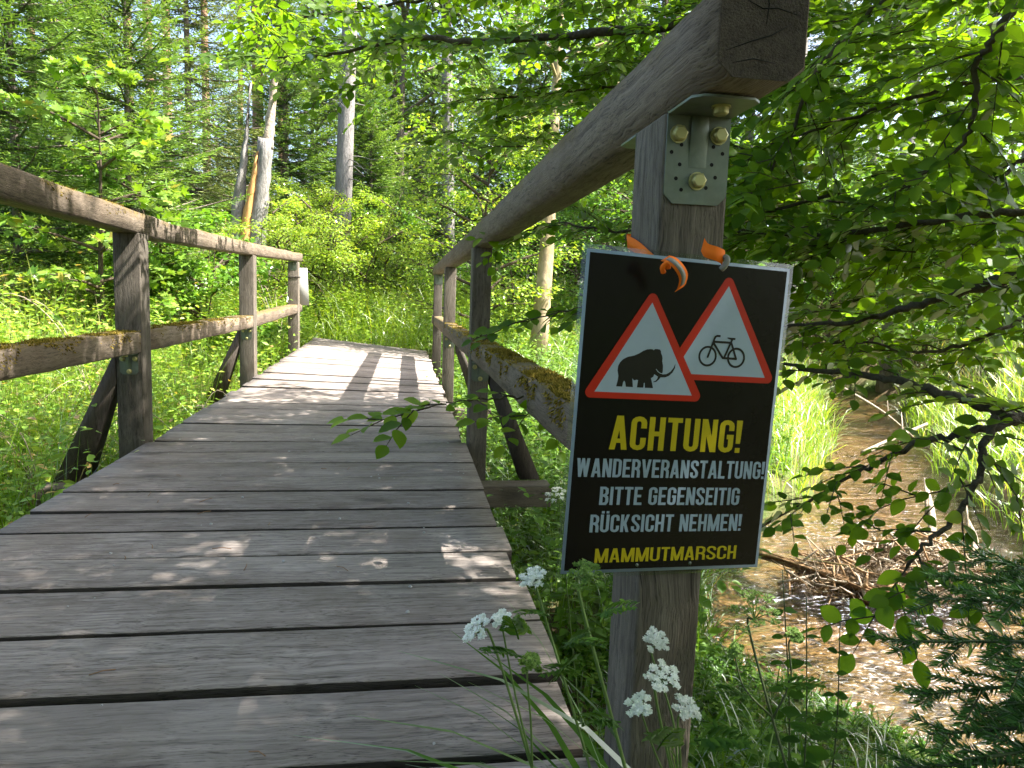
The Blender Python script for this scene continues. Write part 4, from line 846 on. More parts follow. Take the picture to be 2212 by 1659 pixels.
for i in range(40):
    px_ = -150 + 2550 * (i + g.uniform(-.4, .4)) / 39; D = g.uniform(16, 30)
    tree('understory_bush', BSH, 'twig_bark', 'tree_leaf', 'low shrub on the shaded forest floor', 'bush', xy(px_, D), G7, rz=i * 1.1, s=g.uniform(.9, 1.5))

G8 = 'forest on the near side of the bridge'
for i, (x_, y_, ms) in enumerate(((-3.5, -3.5, BTB), (-1, -4.5, BTA), (1.8, -4.2, BTB), (4.2, -4.5, BTA), (6.5, -6.5, BTB), (-6, -5, BTB), (0, -8, TALL), (3, -9, BTB), (-4, -9, BTB), (-9, -2.5, BTA), (8.5, -9, TALL), (-7, -10, TALL))):
    tree('broadleaf_tree' if ms is not TALL else 'tall_spruce', ms, 'spruce_bark', 'tree_leaf', 'forest tree on the near bank facing the poster', 'tree', (x_, y_), G8, rz=i * 1.7, s=1.0)

for i, x_ in enumerate((-5, -3, -1.2, .6, 2.4, 4.2, 6.2)):
    tree('understory_bush', BSH, 'twig_bark', 'tree_leaf', 'leafy bush on the near bank facing the poster', 'bush', (x_, -3.2 - .4 * (i % 2)), G8, rz=i * 1.3, s=1.1)

# ------------------------------------------------------------------ the beech whose branches hang over bridge and stream
BX, BY = 1.95, 1.1
BT = thing('beech_tree', 'overhanging beech with mossy branches and backlit leaves beside the post', 'tree', (BX, BY, float(ground(BX, BY)) - .05)); BL = np.array(BT.location)
BRANCHES = [
 ([(2480, 420, 1.95), (2212, 455, 2.0), (2050, 472, 2.05), (1830, 505, 2.2), (1690, 507, 2.3), (1575, 500, 2.4)], .013, .004),
 ([(2480, 540, 1.9), (2212, 590, 1.9), (2090, 628, 1.95), (1990, 655, 2.0), (1860, 690, 2.1), (1700, 705, 2.25)], .020, .005),
 ([(2480, 960, 1.85), (2212, 905, 1.85), (2110, 870, 1.9), (2000, 840, 1.95), (1900, 815, 2.05), (1780, 800, 2.15), (1695, 790, 2.25)], .022, .005),
 ([(2200, 905, 1.84), (2090, 937, 1.85), (1990, 955, 1.9), (1900, 1000, 1.95), (1820, 1040, 2.0), (1720, 1100, 2.05)], .012, .003),
 ([(2150, 900, 1.8), (2126, 960, 1.78), (2110, 1040, 1.75), (2060, 1120, 1.72), (2010, 1175, 1.7), (1955, 1225, 1.7)], .011, .004),
 ([(2300, -120, 1.8), (2190, 10, 1.8), (2140, 90, 1.85), (2108, 140, 1.9), (2100, 260, 1.95), (2062, 330, 2.0), (1990, 380, 2.1), (1930, 425, 2.15)], .012, .003),
 ([(2300, 150, 2.2), (2060, 187, 2.2), (1880, 240, 2.25), (1707, 297, 2.35), (1574, 337, 2.45)], .008, .003),
 ([(1990, -90, 2.1), (1880, 30, 2.15), (1755, 165, 2.2), (1705, 300, 2.3), (1640, 400, 2.4), (1580, 462, 2.5)], .009, .003),
 ([(2100, -160, 2.4), (1700, -40, 2.6), (1460, 52, 2.85), (1330, 66, 2.95), (1220, 77, 3.05), (1020, 92, 3.2), (923, 80, 3.3), (817, 97, 3.4), (737, 115, 3.5), (600, 125, 3.6)], .026, .005),
 ([(1900, -200, 2.7), (1500, -110, 3.1), (1150, -40, 3.4), (900, 0, 3.6), (700, 30, 3.75), (560, 55, 3.85)], .016, .004),
 ([(1700, 60, 2.9), (1500, 160, 3.1), (1300, 190, 3.3), (1100, 210, 3.5), (950, 225, 3.7)], .009, .003),
 ([(1800, 420, 2.5), (1560, 480, 2.7), (1330, 500, 2.8), (1200, 480, 2.9), (1120, 505, 3.0)], .007, .003),
 ([(1500, 560, 2.3), (1330, 640, 2.4), (1230, 670, 2.45), (1140, 690, 2.5)], .005, .002),
 ([(1420, 800, 1.95), (1200, 850, 2.0), (1090, 858, 1.95), (1000, 868, 1.9), (935, 878, 1.88)], .004, .0015),
 ([(2300, 640, 2.4), (2140, 720, 2.4), (2000, 760, 2.45), (1880, 740, 2.5), (1760, 745, 2.6)], .008, .003),
 ([(2350, 300, 2.3), (2212, 345, 2.3), (2130, 405, 2.3), (2050, 430, 2.35), (1950, 520, 2.4)], .009, .003),
]
m = MB(); tp = np.array([(0, 0, 0), (.05, .03, .7), (.0, .1, 1.5), (-.1, .1, 2.6), (-.05, .2, 4.0), (.15, .3, 5.6)]); m.tube(catmull(tp), np.linspace(.095, .03, 31), 10); m.build('trunk', 'beech_bark', BT, smooth=True)
HI = Cloud(LEAF_HI); LO = Cloud(LEAF_LO); TW = MB(); gb = np.random.default_rng(77)
def spray(P0, d, nrm, L, cl, leaf=.060, twigs=True, lvl=0, sp_=.026):
    """beech twig: leaves alternate left and right in one plane, side twigs likewise"""
    n = max(3, int(L / sp_)); s = (np.arange(n) + .7) / n; d = unit(d); nrm = unit(nrm - d * (nrm @ d)); sd = np.cross(nrm, d); sag = -.22 * L
    C = P0 + d * (L * s)[:, None] + UP * (sag * s * s)[:, None] + sd * (.03 * L * np.sin(np.arange(n) * math.pi))[:, None]
    if twigs: TW.tube(np.concatenate([[P0], C[n // 2:n // 2 + 1], C[-1:]]), [.0022 if lvl else .003, .0018, .0009], 3, cap=False)
    sg = np.where(np.arange(n) % 2, 1, -1)[:, None]; D = unit(d * .75 + sd * sg * .8 + gb.normal(0, .22, (n, 3)) - UP * .12); D[-1] = unit(d - UP * .2)
    ll = leaf * gb.uniform(.62, 1.12, n); cl.add(C, D, unit(nrm + gb.normal(0, .34, (n, 3))), ll, ll * gb.uniform(.82, .98, n), np.clip(gb.normal(.42, .2, n), 0, 1))
    if lvl == 0:
        for k in range(1, n - 2, 3):
            spray(C[k], unit(d * .7 + sd * sg[k] * .8), nrm + gb.normal(0, .15, 3), L * (.55 - .35 * k / n) + .05, cl, leaf, twigs, 1, sp_)
for bi, (pts, r0, r1) in enumerate(BRANCHES):
    W_ = catmull([at(*p) for p in pts], 7); n = len(W_); W_ = W_ + gb.normal(0, .004, W_.shape) * (np.arange(n)[:, None] > 2)
    m = MB(); m.tube(W_ - BL, np.linspace(r0, r1, n), 7); m.build('branch', 'branch_bark', BT, smooth=True)
    ln = np.concatenate([[0], np.cumsum(np.linalg.norm(np.diff(W_, axis=0), axis=1))]); tot = ln[-1]; q = .18 * tot if bi != 13 else .45 * tot; k = 0
    while q < tot:
        P = np.array([np.interp(q, ln, W_[:, i]) for i in range(3)]); P2 = np.array([np.interp(q + .03, ln, W_[:, i]) for i in range(3)]); t = unit(P2 - P) if q + .03 < tot else unit(W_[-1] - W_[-3])
        hs = unit(np.cross(t, UP)) * (1 if k % 2 else -1); L = gb.uniform(.16, .42) * (1.1 - .55 * q / tot)
        spray(P, unit(t * .75 + hs * .75 + UP * gb.normal(.0, .25)), unit(UP * .85 + gb.normal(0, .30, 3) - AX_F * .25), L * (.7 if bi in (12, 13) else 1), HI, .049 if bi in (2, 3, 4, 13, 14) else .060)
        q += gb.uniform(.06, .12); k += 1
    spray(W_[-1], unit(W_[-1] - W_[-4]), unit(UP + gb.normal(0, .3, 3)), .22, HI)
def volume(n, fn, cl, leaf=.062, twigs=True, L=(.22, .42)):
    for k in range(n):
        P = fn()
        if P is None: continue
        az = gb.uniform(0, 6.28); d = np.array([math.cos(az), math.sin(az), gb.normal(0, .25)]); spray(P, d + np.array([-.5, .1, 0]), unit(UP * .9 + gb.normal(0, .32, 3) - AX_F * .22), gb.uniform(*L), cl, leaf, twigs)
def volA():
    px_, py_, D = gb.uniform(1570, 2290), gb.uniform(-70, 760), gb.uniform(2.2, 4.6)
    if py_ > 600 and px_ < 1880: return None
    return at(px_, py_, D)
def volB():
    px_ = gb.uniform(470, 1620); lim = np.interp(px_, [470, 700, 900, 1100, 1300, 1600], [110, 165, 250, 330, 400, 430]); py_ = gb.uniform(-90, 1) if gb.random() < .25 else lim * gb.random() ** .8
    if px_ < 1080 and gb.random() < .62: return None
    return at(px_, py_, gb.uniform(3.0, 5.2))
def volC():
    x, y, z = gb.uniform(.2, 5.4), gb.uniform(-1.6, 5.2), gb.uniform(2.5, 5.4)
    u = x - .715 * z
    if u < (-2.1 if y < 2.6 else -1.55) or u > (2.1 if y < 1.9 else .6): return None
    if y > 2.9 and gb.random() < (y - 2.9) / 2.0: return None
    return np.array([x, y, z]) if (project((x, y, z))[1] < -60 or y < .2) else None
volume(350, volA, HI, .070); volume(215, volB, HI)
volume(2900, volC, LO, .078, False, (.3, .5))
# the leaves that show largest are parts of their own, the others one mass
P, D, Nn, L, Wd, Rr = HI.cat(); X_, Y_, Z_ = project(P); inview = (X_ > 0) & (X_ < 2212) & (Y_ > 0) & (Y_ < 1659) & (Z_ > .3)
order = np.argsort(np.where(inview, -L / Z_, 0))[:300]; sel = np.ones(len(P), bool); sel[order] = False
fm = HI.mesh('foliage', sel); fm.transform(Matrix.Translation(-Vector(BL))); kind(link('foliage', fm, 'beech_leaf', BT), 'stuff')
fm = LO.mesh('upper_foliage'); fm.transform(Matrix.Translation(-Vector(BL))); kind(link('upper_foliage', fm, 'beech_leaf', BT), 'stuff')
kind(link('twigs', TW.mesh('twigs'), 'branch_bark', BT, tuple(-BL)), 'stuff')
LM = [tri_mesh('leaf', LEAF_HI[0] * np.array([1, 1, 1]), LEAF_HI[1], np.full(len(LEAF_HI[0]), v), True) for v in (.2, .4, .6, .8)]
Du = unit(D); Xu = unit(np.cross(Du, Nn)); Nu = np.cross(Xu, Du)
for i in order:
    o = link('leaf', LM[int(np.clip(Rr[i] * 4, 0, 3))], 'beech_leaf', BT); Mx = Matrix.Identity(4)
    for r in range(3): Mx[r][0] = Xu[i][r] * Wd[i]; Mx[r][1] = Du[i][r] * L[i]; Mx[r][2] = Nu[i][r] * L[i]; Mx[r][3] = P[i][r] - BL[r]
    o.matrix_local = Mx
print('beech leaves', len(P), len(LO.cat()[0]))

# ------------------------------------------------------------------ ground cover
def scatter(n, x0, x1, y0, y1, g, edge=.12, keep=None):
    x = g.uniform(x0, x1, n); y = g.uniform(y0, y1, n)
    ok = (stream_d(x, y) + .1 * vnoise(x, y, 2.2) > edge) & ~((x > -1.33) & (x < .46) & (y > -.2) & (y < 9.85))
    if keep is not None: ok &= keep(x, y)
    x, y = x[ok], y[ok]; return np.stack([x, y, ground(x, y) - .01], 1)
def weeds(name, label, P, h0, h1, leaf, mat, g, per=9, tpl=LEAF_LO, stem='stem_green', aspect=.8):
    n = len(P); h = g.uniform(h0, h1, n) * (1 + .35 * vnoise(P[:, 0], P[:, 1], 1.4)); lean = g.normal(0, .22, (n, 2)); c = Cloud(tpl)
    for k in range(per):
        t = (k + .6 + g.uniform(-.3, .3, n)) / per; q = P.copy(); q[:, 0] += lean[:, 0] * h * t; q[:, 1] += lean[:, 1] * h * t; q[:, 2] += h * t
        az = k * 2.4 + g.uniform(0, 6.3, n); D = unit(np.stack([np.cos(az), np.sin(az), g.normal(.15, .3, n)], 1)); ll = leaf * g.uniform(.55, 1.2, n) * (1.15 - .5 * t)
        c.add(q, D, unit(UP + g.normal(0, .35, (n, 3))), ll, ll * aspect, np.clip(g.normal(.42, .2, n) + .12 * t, 0, 1))
    V, T, Rn = c.arrays(); az = np.arctan2(lean[:, 1], lean[:, 0]); bv, bt, br = blades(P, az, h * .98, np.hypot(lean[:, 0], lean[:, 1]), np.full(n, .006), np.full(n, .35), 2)
    o = link(name, tri_mesh(name, np.concatenate([V, bv]), np.concatenate([T, bt + len(V)]), np.concatenate([Rn, br])), mat); kind(o, 'stuff'); o['label'] = label; return o
def grass(name, label, P, h0, h1, wd, mat, g, bend=(.15, .8), seg=3, fac=1.0):
    n = len(P); h = g.uniform(h0, h1, n) * (1 + .3 * vnoise(P[:, 0], P[:, 1], 1.1)) * (fac(P[:, 0], P[:, 1]) if callable(fac) else fac)
    o = link(name, tri_mesh(name, *blades(P, g.uniform(0, 6.3, n), h, g.uniform(*bend, n), np.full(n, wd) * g.uniform(.6, 1.2, n), np.clip(g.normal(.45, .25, n), 0, 1), seg)), mat); kind(o, 'stuff'); o['label'] = label; return o
gg = np.random.default_rng(101)
near = lambda x, y: (np.hypot(x, y) < 5.0)
far = lambda x, y: (np.hypot(x, y) >= 5.0)
weeds('meadow_weeds', 'dense nettles and brambles under the left railing', scatter(3800, -6, -1.3, 1.4, 5.2, gg, keep=near), .35, .75, .07, 'weed_leaf', gg, 10, LEAF_MID)
weeds('meadow_weeds', 'sunlit weeds filling the meadow left of the bridge', scatter(8200, -11, -1.3, 3.5, 14, gg, keep=far), .45, 1.0, .085, 'weed_leaf', gg, 9)
weeds('meadow_weeds', 'yellow-green weeds below the spruces', scatter(6500, -11, -1.6, 3.2, 11, gg), .45, .95, .07, 'yellow_leaf', gg, 8)
grass('meadow_grass', 'light grass between the weeds left of the bridge', scatter(6000, -10, -1.3, 2.2, 13, gg), .45, 1.0, .006, 'grass_blade', gg)
grass('dry_meadow_grass', 'dry straw-coloured grass in the left meadow', scatter(6500, -9, -1.4, 2.2, 12, gg, keep=lambda x, y: vnoise(x, y, .9) > -.3), .4, .95, .004, 'dry_grass', gg)
endg = lambda x, y: (y > 9.4)
grass('tall_grass', 'tall bright grass at the far end of the bridge', scatter(7000, -3, 2.6, 9.4, 14.5, gg, keep=endg), .6, 1.15, .010, 'yellow_leaf', gg, fac=lambda x, y: .3 + .7 * sstep(9.8, 12, y))
weeds('tall_weeds', 'leafy weeds overgrowing the path behind the bridge', scatter(2600, -3.5, 3.0, 8.6, 15, gg), .3, .8, .095, 'yellow_leaf', gg, 8)
weeds('tall_weeds', 'yellow-green tall herbs closing off the path', scatter(3200, -3.5, 3.0, 11, 15, gg), .7, 1.3, .075, 'yellow_leaf', gg, 11)
weeds('bank_weeds', 'green weeds on the bank beside the right railing', scatter(5200, .46, 3.6, 2.4, 10, gg, .25, keep=lambda x, y: (x < 1.25) | (y > 4.6)), .25, .6, .07, 'weed_leaf', gg, 9, LEAF_MID)
grass('bank_grass', 'lush grass on the sunny bank behind the poster', scatter(13000, 1.2, 7.5, 3.2, 12, gg, .03), .3, .72, .010, 'grass_blade', gg, (.3, 1.1))
grass('bank_grass', 'bright grass on the bank across the stream', scatter(14000, 3.4, 12, 2.6, 14, gg, .03), .28, .55, .010, 'grass_blade', gg, (.3, 1.1))
grass('dry_bank_grass', 'pale dry grass beyond the stream', scatter(3500, 2, 14, 7, 16, gg, .2), .4, .9, .008, 'dry_grass', gg)
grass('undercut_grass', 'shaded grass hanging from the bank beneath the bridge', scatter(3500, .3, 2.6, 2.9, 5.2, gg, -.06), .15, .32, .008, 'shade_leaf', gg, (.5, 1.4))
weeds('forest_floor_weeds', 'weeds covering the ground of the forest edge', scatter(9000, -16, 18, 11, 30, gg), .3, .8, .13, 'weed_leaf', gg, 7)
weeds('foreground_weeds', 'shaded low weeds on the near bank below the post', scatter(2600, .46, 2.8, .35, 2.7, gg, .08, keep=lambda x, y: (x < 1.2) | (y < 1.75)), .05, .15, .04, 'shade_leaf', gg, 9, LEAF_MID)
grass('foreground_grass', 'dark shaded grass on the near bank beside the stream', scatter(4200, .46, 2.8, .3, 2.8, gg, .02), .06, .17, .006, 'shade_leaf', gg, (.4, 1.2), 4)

# ------------------------------------------------------------------ stream: debris, logs, reeds
gd = np.random.default_rng(55)
DB = thing('debris_pile', 'tangled heap of washed-up sticks and roots in the stream', 'driftwood', (3.15, 3.95, WATER - .05))
for k in range(220):
    a = gd.uniform(0, 6.28); r = gd.random() ** .6; x, y = .68 * r * math.cos(a), .34 * r * math.sin(a); z = .05 + .22 * (1 - r * r) * gd.uniform(.35, 1.05); L = gd.uniform(.08, .42); az = gd.uniform(0, 6.28); el = gd.normal(0, .25)
    d = np.array([math.cos(az) * math.cos(el), math.sin(az) * math.cos(el), math.sin(el)]); c = np.array([x, y, z]); bend = gd.normal(0, .06, 3)
    m = MB(); m.tube([c - d * L / 2, c + bend, c + d * L / 2], [gd.uniform(.004, .011), gd.uniform(.004, .009), .003], 5); m.build('stick', 'driftwood' if k % 3 else 'reed', DB)
c = Cloud(BLADE); n = 5200; a = gd.uniform(0, 6.28, n); r = gd.random(n) ** .6; P = np.stack([.72 * r * np.cos(a), .36 * r * np.sin(a), .02 + .23 * (1 - r * r) * gd.random(n)], 1)
c.add(P, unit(gd.normal(0, 1, (n, 3)) * np.array([1, 1, .45])), unit(gd.normal(0, 1, (n, 3))), gd.uniform(.06, .2, n), .006, gd.random(n)); fo = link('matted_roots', c.mesh('matted_roots'), 'straw', DB); kind(fo, 'stuff')
m = MB(); V = []
for i in range(9):
    for j in range(17):
        t, p_ = i / 8 * math.pi / 2, j / 16 * 2 * math.pi; V.append((.62 * math.cos(t) * math.cos(p_) * (1 + .08 * math.sin(5 * p_)), .34 * math.cos(t) * math.sin(p_) * (1 + .1 * math.sin(3 * p_)), .01 + .15 * math.sin(t)))
m.quads(V, [(i * 17 + j, i * 17 + j + 1, i * 17 + j + 18, i * 17 + j + 17) for i in range(8) for j in range(16)]); m.build('mud_core', 'mud', DB, smooth=True)
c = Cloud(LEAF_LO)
for (fx_, fy_, sx, sy, nf) in ((2.75, 3.35, .42, .16, 320), (2.45, 2.75, .35, .16, 420), (2.95, 4.72, .30, .10, 90), (3.35, 4.98, .22, .08, 60), (2.35, 4.45, .2, .08, 50), (3.7, 4.9, .3, .2, 50), (5.4, 7.2, .3, .2, 40)):  # densest groups are painted sky glare on the water, the rest froth
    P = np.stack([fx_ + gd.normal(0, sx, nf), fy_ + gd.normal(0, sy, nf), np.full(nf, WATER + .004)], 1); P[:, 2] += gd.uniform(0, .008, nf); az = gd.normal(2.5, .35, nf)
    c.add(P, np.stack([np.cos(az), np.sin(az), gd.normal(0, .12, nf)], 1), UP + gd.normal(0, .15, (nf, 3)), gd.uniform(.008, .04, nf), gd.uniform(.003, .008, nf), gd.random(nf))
fo = link('foam_and_glare', c.mesh('foam_and_glare'), 'foam_and_glare'); kind(fo, 'stuff'); fo['label'] = 'white froth flecks and painted sky glare on the stream'
RB = thing('reed_bundle', 'bundle of brown reed stalks lying across the shallow water', 'reeds', (2.55, 4.0, WATER + .02))
for k in range(16):
    o_ = gd.uniform(-.06, .06); z = gd.uniform(0, .05); m = MB(); P = np.array([(-.28 + gd.normal(0, .05), .45 + o_ * .7, z + .02), (0, o_, z), (.32 + gd.normal(0, .06), -.52 + o_, z + gd.normal(0, .012))]) ; m.tube(catmull(P, 4), .0075, 5); m.build('stalk', 'reed', RB)
for lab, A, B, r in (('bleached log slanting out of the sandy stream', (3.7, 4.35, WATER - .1), (4.25, 5.1, WATER + .28), .035), ('second bleached branch beside the slanting log', (4.0, 4.3, WATER - .1), (4.35, 4.75, WATER + .1), .028), ('pale forked branch lying across the far stream bend', (5.3, 7.4, WATER + .05), (6.5, 7.9, WATER + .32), .035), ('thin dead branch leaning over the dark undercut bank', (5.6, 8.3, WATER + .7), (6.4, 7.9, WATER + .1), .02)):
    A, B = np.array(A), np.array(B); o = thing('driftwood_branch', lab, 'branch', tuple(A)); m = MB(); m.tube(catmull([A * 0, (B - A) * .5 + np.array([.02, -.03, .03]), B - A]), np.linspace(r, r * .5, 13), 8); m.build('stem', 'driftwood', o, smooth=True)
    m = MB(); q = (B - A) * .6; m.tube([q, q + np.array([.06, .1, .12]), q + np.array([.08, .16, .26])], [r * .45, r * .3, r * .12], 5); m.build('side_branch', 'driftwood', o)

# ------------------------------------------------------------------ plants in the foreground
def stem_obj(parent, pts, r0, r1, mat, name, loc, n=6):
    W_ = catmull(pts, n); m = MB(); m.tube(W_ - loc, np.linspace(r0, r1, len(W_)), 6); return m.build(name, mat, parent, smooth=True)
def umbel(parent, C, nrm, rad, loc, g, petal='petal', n1=12, n2=14, sub=.26, cup=.25, fl=.0030):
    """compound umbel: rays to small clusters of florets"""
    nrm = unit(nrm); x = unit(np.cross(nrm, (0.3, .2, .9))); y = np.cross(nrm, x); m = MB(); c = Cloud(LEAF_LO); base = C - nrm * rad * 1.0
    for k in range(n1):
        q = math.sqrt((k + .5) / n1); a = k * 2.4; E = C + rad * q * (math.cos(a) * x + math.sin(a) * y) - nrm * rad * cup * q * q + g.normal(0, .06, 3) * rad
        m.tube([base - loc, (base + E) / 2 - loc + nrm * rad * .04, E - nrm * rad * .18 - loc], [.0009, .0007, .0005], 4, cap=False)
        r2 = rad * sub * g.uniform(.75, 1.1); qq = np.sqrt(g.random(n2)); aa = g.uniform(0, 6.28, n2); F = E + r2 * (qq * np.cos(aa))[:, None] * x + r2 * (qq * np.sin(aa))[:, None] * y - nrm * (r2 * .5 * qq ** 2)[:, None]
        for f in F[::2]: m.tube([E - nrm * rad * .18 - loc, f - loc], [.0005, .0003], 3, cap=False)
        for j in range(5):
            b = j * 1.257 + g.uniform(0, 1); D = unit(np.cos(b) * x + np.sin(b) * y + nrm * .25 + g.normal(0, .25, (n2, 3))); c.add(F - loc, D, unit(nrm + g.normal(0, .3, (n2, 3))), fl * g.uniform(.8, 1.25, n2), fl * 1.1, g.random(n2))
    u = m.build('umbel', 'stem_green', parent); kind(link('florets', c.mesh('florets'), petal, u), 'stuff'); return u
def fern_leaf(parent, P0, d, L, loc, g, mat='shade_leaf', n=7, name='leaf'):
    """pinnate leaf"""
    d = unit(d); nrm = unit(UP - d * d[2] + g.normal(0, .15, 3)); sd = np.cross(nrm, d); c = Cloud(LEAF_MID)
    for k in range(n):
        s_ = (k + 1) / n; C = P0 + d * L * s_ - UP * .25 * L * s_ * s_; ln = L * .42 * (1 - .75 * s_) + .008
        for sg in (-1, 1):
            dd = unit(d * .6 + sd * sg * .8); c.add([C - loc], dd, nrm + g.normal(0, .2, 3), ln, ln * .55, g.uniform(.2, .8))
            for j in (1, 2): c.add([C - loc + dd * ln * .3 * j], unit(dd * .6 + d * .7 * (1 if j % 2 else -1) + g.normal(0, .2, 3)), nrm, ln * .45, ln * .3, g.uniform(.2, .8))
    c.add([P0 + d * L - UP * .25 * L - loc], d - UP * .4, nrm, L * .15, L * .09, .5)
    V, T, R2 = c.arrays(); m = MB(); m.add(V, T, R2); m.tube(np.array([P0, P0 + d * L * .5 - UP * .06 * L, P0 + d * L - UP * .25 * L]) - loc, [.0012, .0009, .0004], 4, .3, False)
    return m.build(name, mat, parent)
gu = np.random.default_rng(31)
def umbellifer(label, root, heads, leaves, stem='stem_green', r=.0024, group=None):
    """root world point; heads: (px, py, D, radius m, petal, tilt); leaves: (px, py, D, length, dx, dz)"""
    root = np.array(root); loc = root; o = thing('umbellifer', label, 'wildflower', tuple(root), group); first = None
    for k, (px_, py_, D, rad, petal, tl, bend) in enumerate(heads):
        C = at(px_, py_, D); nrm = unit(UP + AX_R * tl - AX_F * .45); base = C - nrm * rad
        if first is None: first = [root, root * .55 + base * .45 + AX_R * bend, base - nrm * .03, base]; stem_obj(o, first, r, r * .5, stem, 'stem', loc)
        else:
            j = first[1] * .5 + first[2] * .5; stem_obj(o, [j, j * .45 + base * .55 + AX_R * bend - UP * .01, base - nrm * .015, base], r * .6, r * .4, stem, 'stem', loc)
        umbel(o, C, nrm, rad, loc, gu, petal, cup=.3 if petal == 'petal' else .55)
    for px_, py_, D, L, dx, dz in leaves: fern_leaf(o, at(px_, py_, D), AX_R * dx + UP * dz - AX_F * .35, L, loc, gu)
    return o
g0z = lambda x, y: (x, y, float(ground(x, y)) - .01)
umbellifer('white umbel leaning out over the deck planks', g0z(.30, .70), [(1025, 1352, .78, .016, 'petal', -.7, -.01), (1084, 1332, .77, .010, 'petal', -.1, 0), (1150, 1495 - 70, .76, .012, 'green_floret', .2, 0)], [(1130, 1420, .77, .05, -.8, .5), (1200, 1470, .76, .05, .3, .8), (1215, 1400, .77, .045, .5, .7), (1120, 1380, .77, .04, -.2, .9)])
umbellifer('white umbel beside the lower left corner of the poster', g0z(.315, .72), [(1150, 1241, .82, .014, 'petal', -.3, .01)], [(1185, 1330, .80, .04, -.8, .4), (1215, 1390, .80, .05, .7, .3)])
umbellifer('green unopened umbel in front of the poster bottom edge', g0z(.33, .70), [(1270, 1226, .80, .021, 'green_floret', .1, .012)], [(1290, 1330, .78, .05, .6, .5), (1255, 1450, .77, .05, -.7, .3)], r=.003)
umbellifer('cluster of white umbels in front of the post foot', g0z(.40, .70), [(1435, 1455, .78, .019, 'petal', .05, .0), (1420, 1378, .80, .014, 'petal', .1, .01), (1382, 1517, .76, .013, 'petal', -.3, 0), (1487, 1522, .76, .014, 'petal', .3, 0), (1460, 1590, .77, .009, 'green_floret', .2, 0)], [(1340, 1560, .75, .05, -.8, .4), (1500, 1600, .75, .055, .8, .4), (1420, 1620, .74, .05, .2, .8)])
umbellifer('tall grey-green seed umbel standing against the water', g0z(.62, .80), [(1640, 1300, 1.0, .036, 'green_floret', 0, -.01), (1720, 1365, 1.0, .012, 'green_floret', .2, .01), (1590, 1400, 1.0, .012, 'green_floret', -.2, -.01)], [(1680, 1480, .98, .06, .8, .4), (1610, 1500, .98, .06, -.7, .4), (1690, 1560, .95, .07, .8, .2), (1600, 1580, .95, .07, -.7, .3)], 'stem_dark', .0026)
umbellifer('small white umbel behind the left edge of the poster', (.55, 1.9, float(ground(.55, 1.9))), [(1200, 1062, 1.9, .028, 'petal', -.3, 0)], [(1190, 1130, 1.9, .09, -.6, .5)])
for i, (px_, base_x, D) in enumerate(((1742, 1735, 1.1), (1690, 1712, 1.15), (1815, 1790, 1.2))):          # thin dark nettle-like stems before the water
    rt = at(base_x, 1690, D); rt[2] = float(ground(rt[0], rt[1])); top = at(px_, [1290, 1230, 1340][i], D); lab = ['slender dark stem with paired leaves before the stream', 'thin budding stem left of the paired-leaf stem', 'short leafy stem right of the paired-leaf stem'][i]
    o = thing('leafy_stem', lab, 'plant', tuple(rt)); stem_obj(o, [rt, rt * .5 + top * .5 + AX_R * .008, top], .0018, .0007, 'stem_dark', 'stem', rt)
    for k in range(7):
        s_ = .3 + .65 * k / 7; C = rt + (top - rt) * s_
        for sg in (-1, 1):
            c = Cloud(LEAF_HI); ln = gu.uniform(.03, .05) * (1.2 - .8 * s_); c.add([C - rt], unit(AX_R * sg + UP * gu.uniform(-.4, .5) - AX_F * gu.uniform(-.4, .6)), unit(UP + gu.normal(0, .4, 3) - AX_F * .5), ln, ln * .75, gu.uniform(.1, .6)); link('leaf', c.mesh('leaf'), 'shade_leaf', o)
def tuft(label, root, n, h0, h1, wd, spread, mat, g, lean=0.0, bend=(.3, .9)):
    o = thing('grass_tuft', label, 'grass', tuple(root))
    for k in range(n):
        a = g.uniform(0, 6.28); P = np.array([[g.normal(0, spread), g.normal(0, spread), -.01]]); az = np.array([a if g.random() > lean else math.pi + g.normal(0, .5)])
        link('blade', tri_mesh('blade', *blades(P, az, np.array([g.uniform(h0, h1)]), np.array([g.uniform(*bend)]), np.array([wd * g.uniform(.7, 1.15)]), np.array([g.uniform(.15, .75)]), 6)), mat, o)
    return o
gt = np.random.default_rng(8)
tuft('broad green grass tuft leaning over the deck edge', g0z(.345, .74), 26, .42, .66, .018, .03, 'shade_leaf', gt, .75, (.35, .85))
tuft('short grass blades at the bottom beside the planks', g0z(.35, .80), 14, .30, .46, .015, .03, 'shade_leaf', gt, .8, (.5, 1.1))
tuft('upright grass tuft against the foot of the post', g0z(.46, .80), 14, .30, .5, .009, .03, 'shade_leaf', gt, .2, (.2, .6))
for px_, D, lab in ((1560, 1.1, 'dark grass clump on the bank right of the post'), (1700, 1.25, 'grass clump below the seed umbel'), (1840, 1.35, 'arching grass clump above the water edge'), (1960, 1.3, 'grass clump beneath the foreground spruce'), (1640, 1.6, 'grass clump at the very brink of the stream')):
    q_ = xy(px_, D, 1500); tuft(lab, (*q_, float(ground(*q_))), 18, .12, .26, .007, .05, 'shade_leaf', gt)

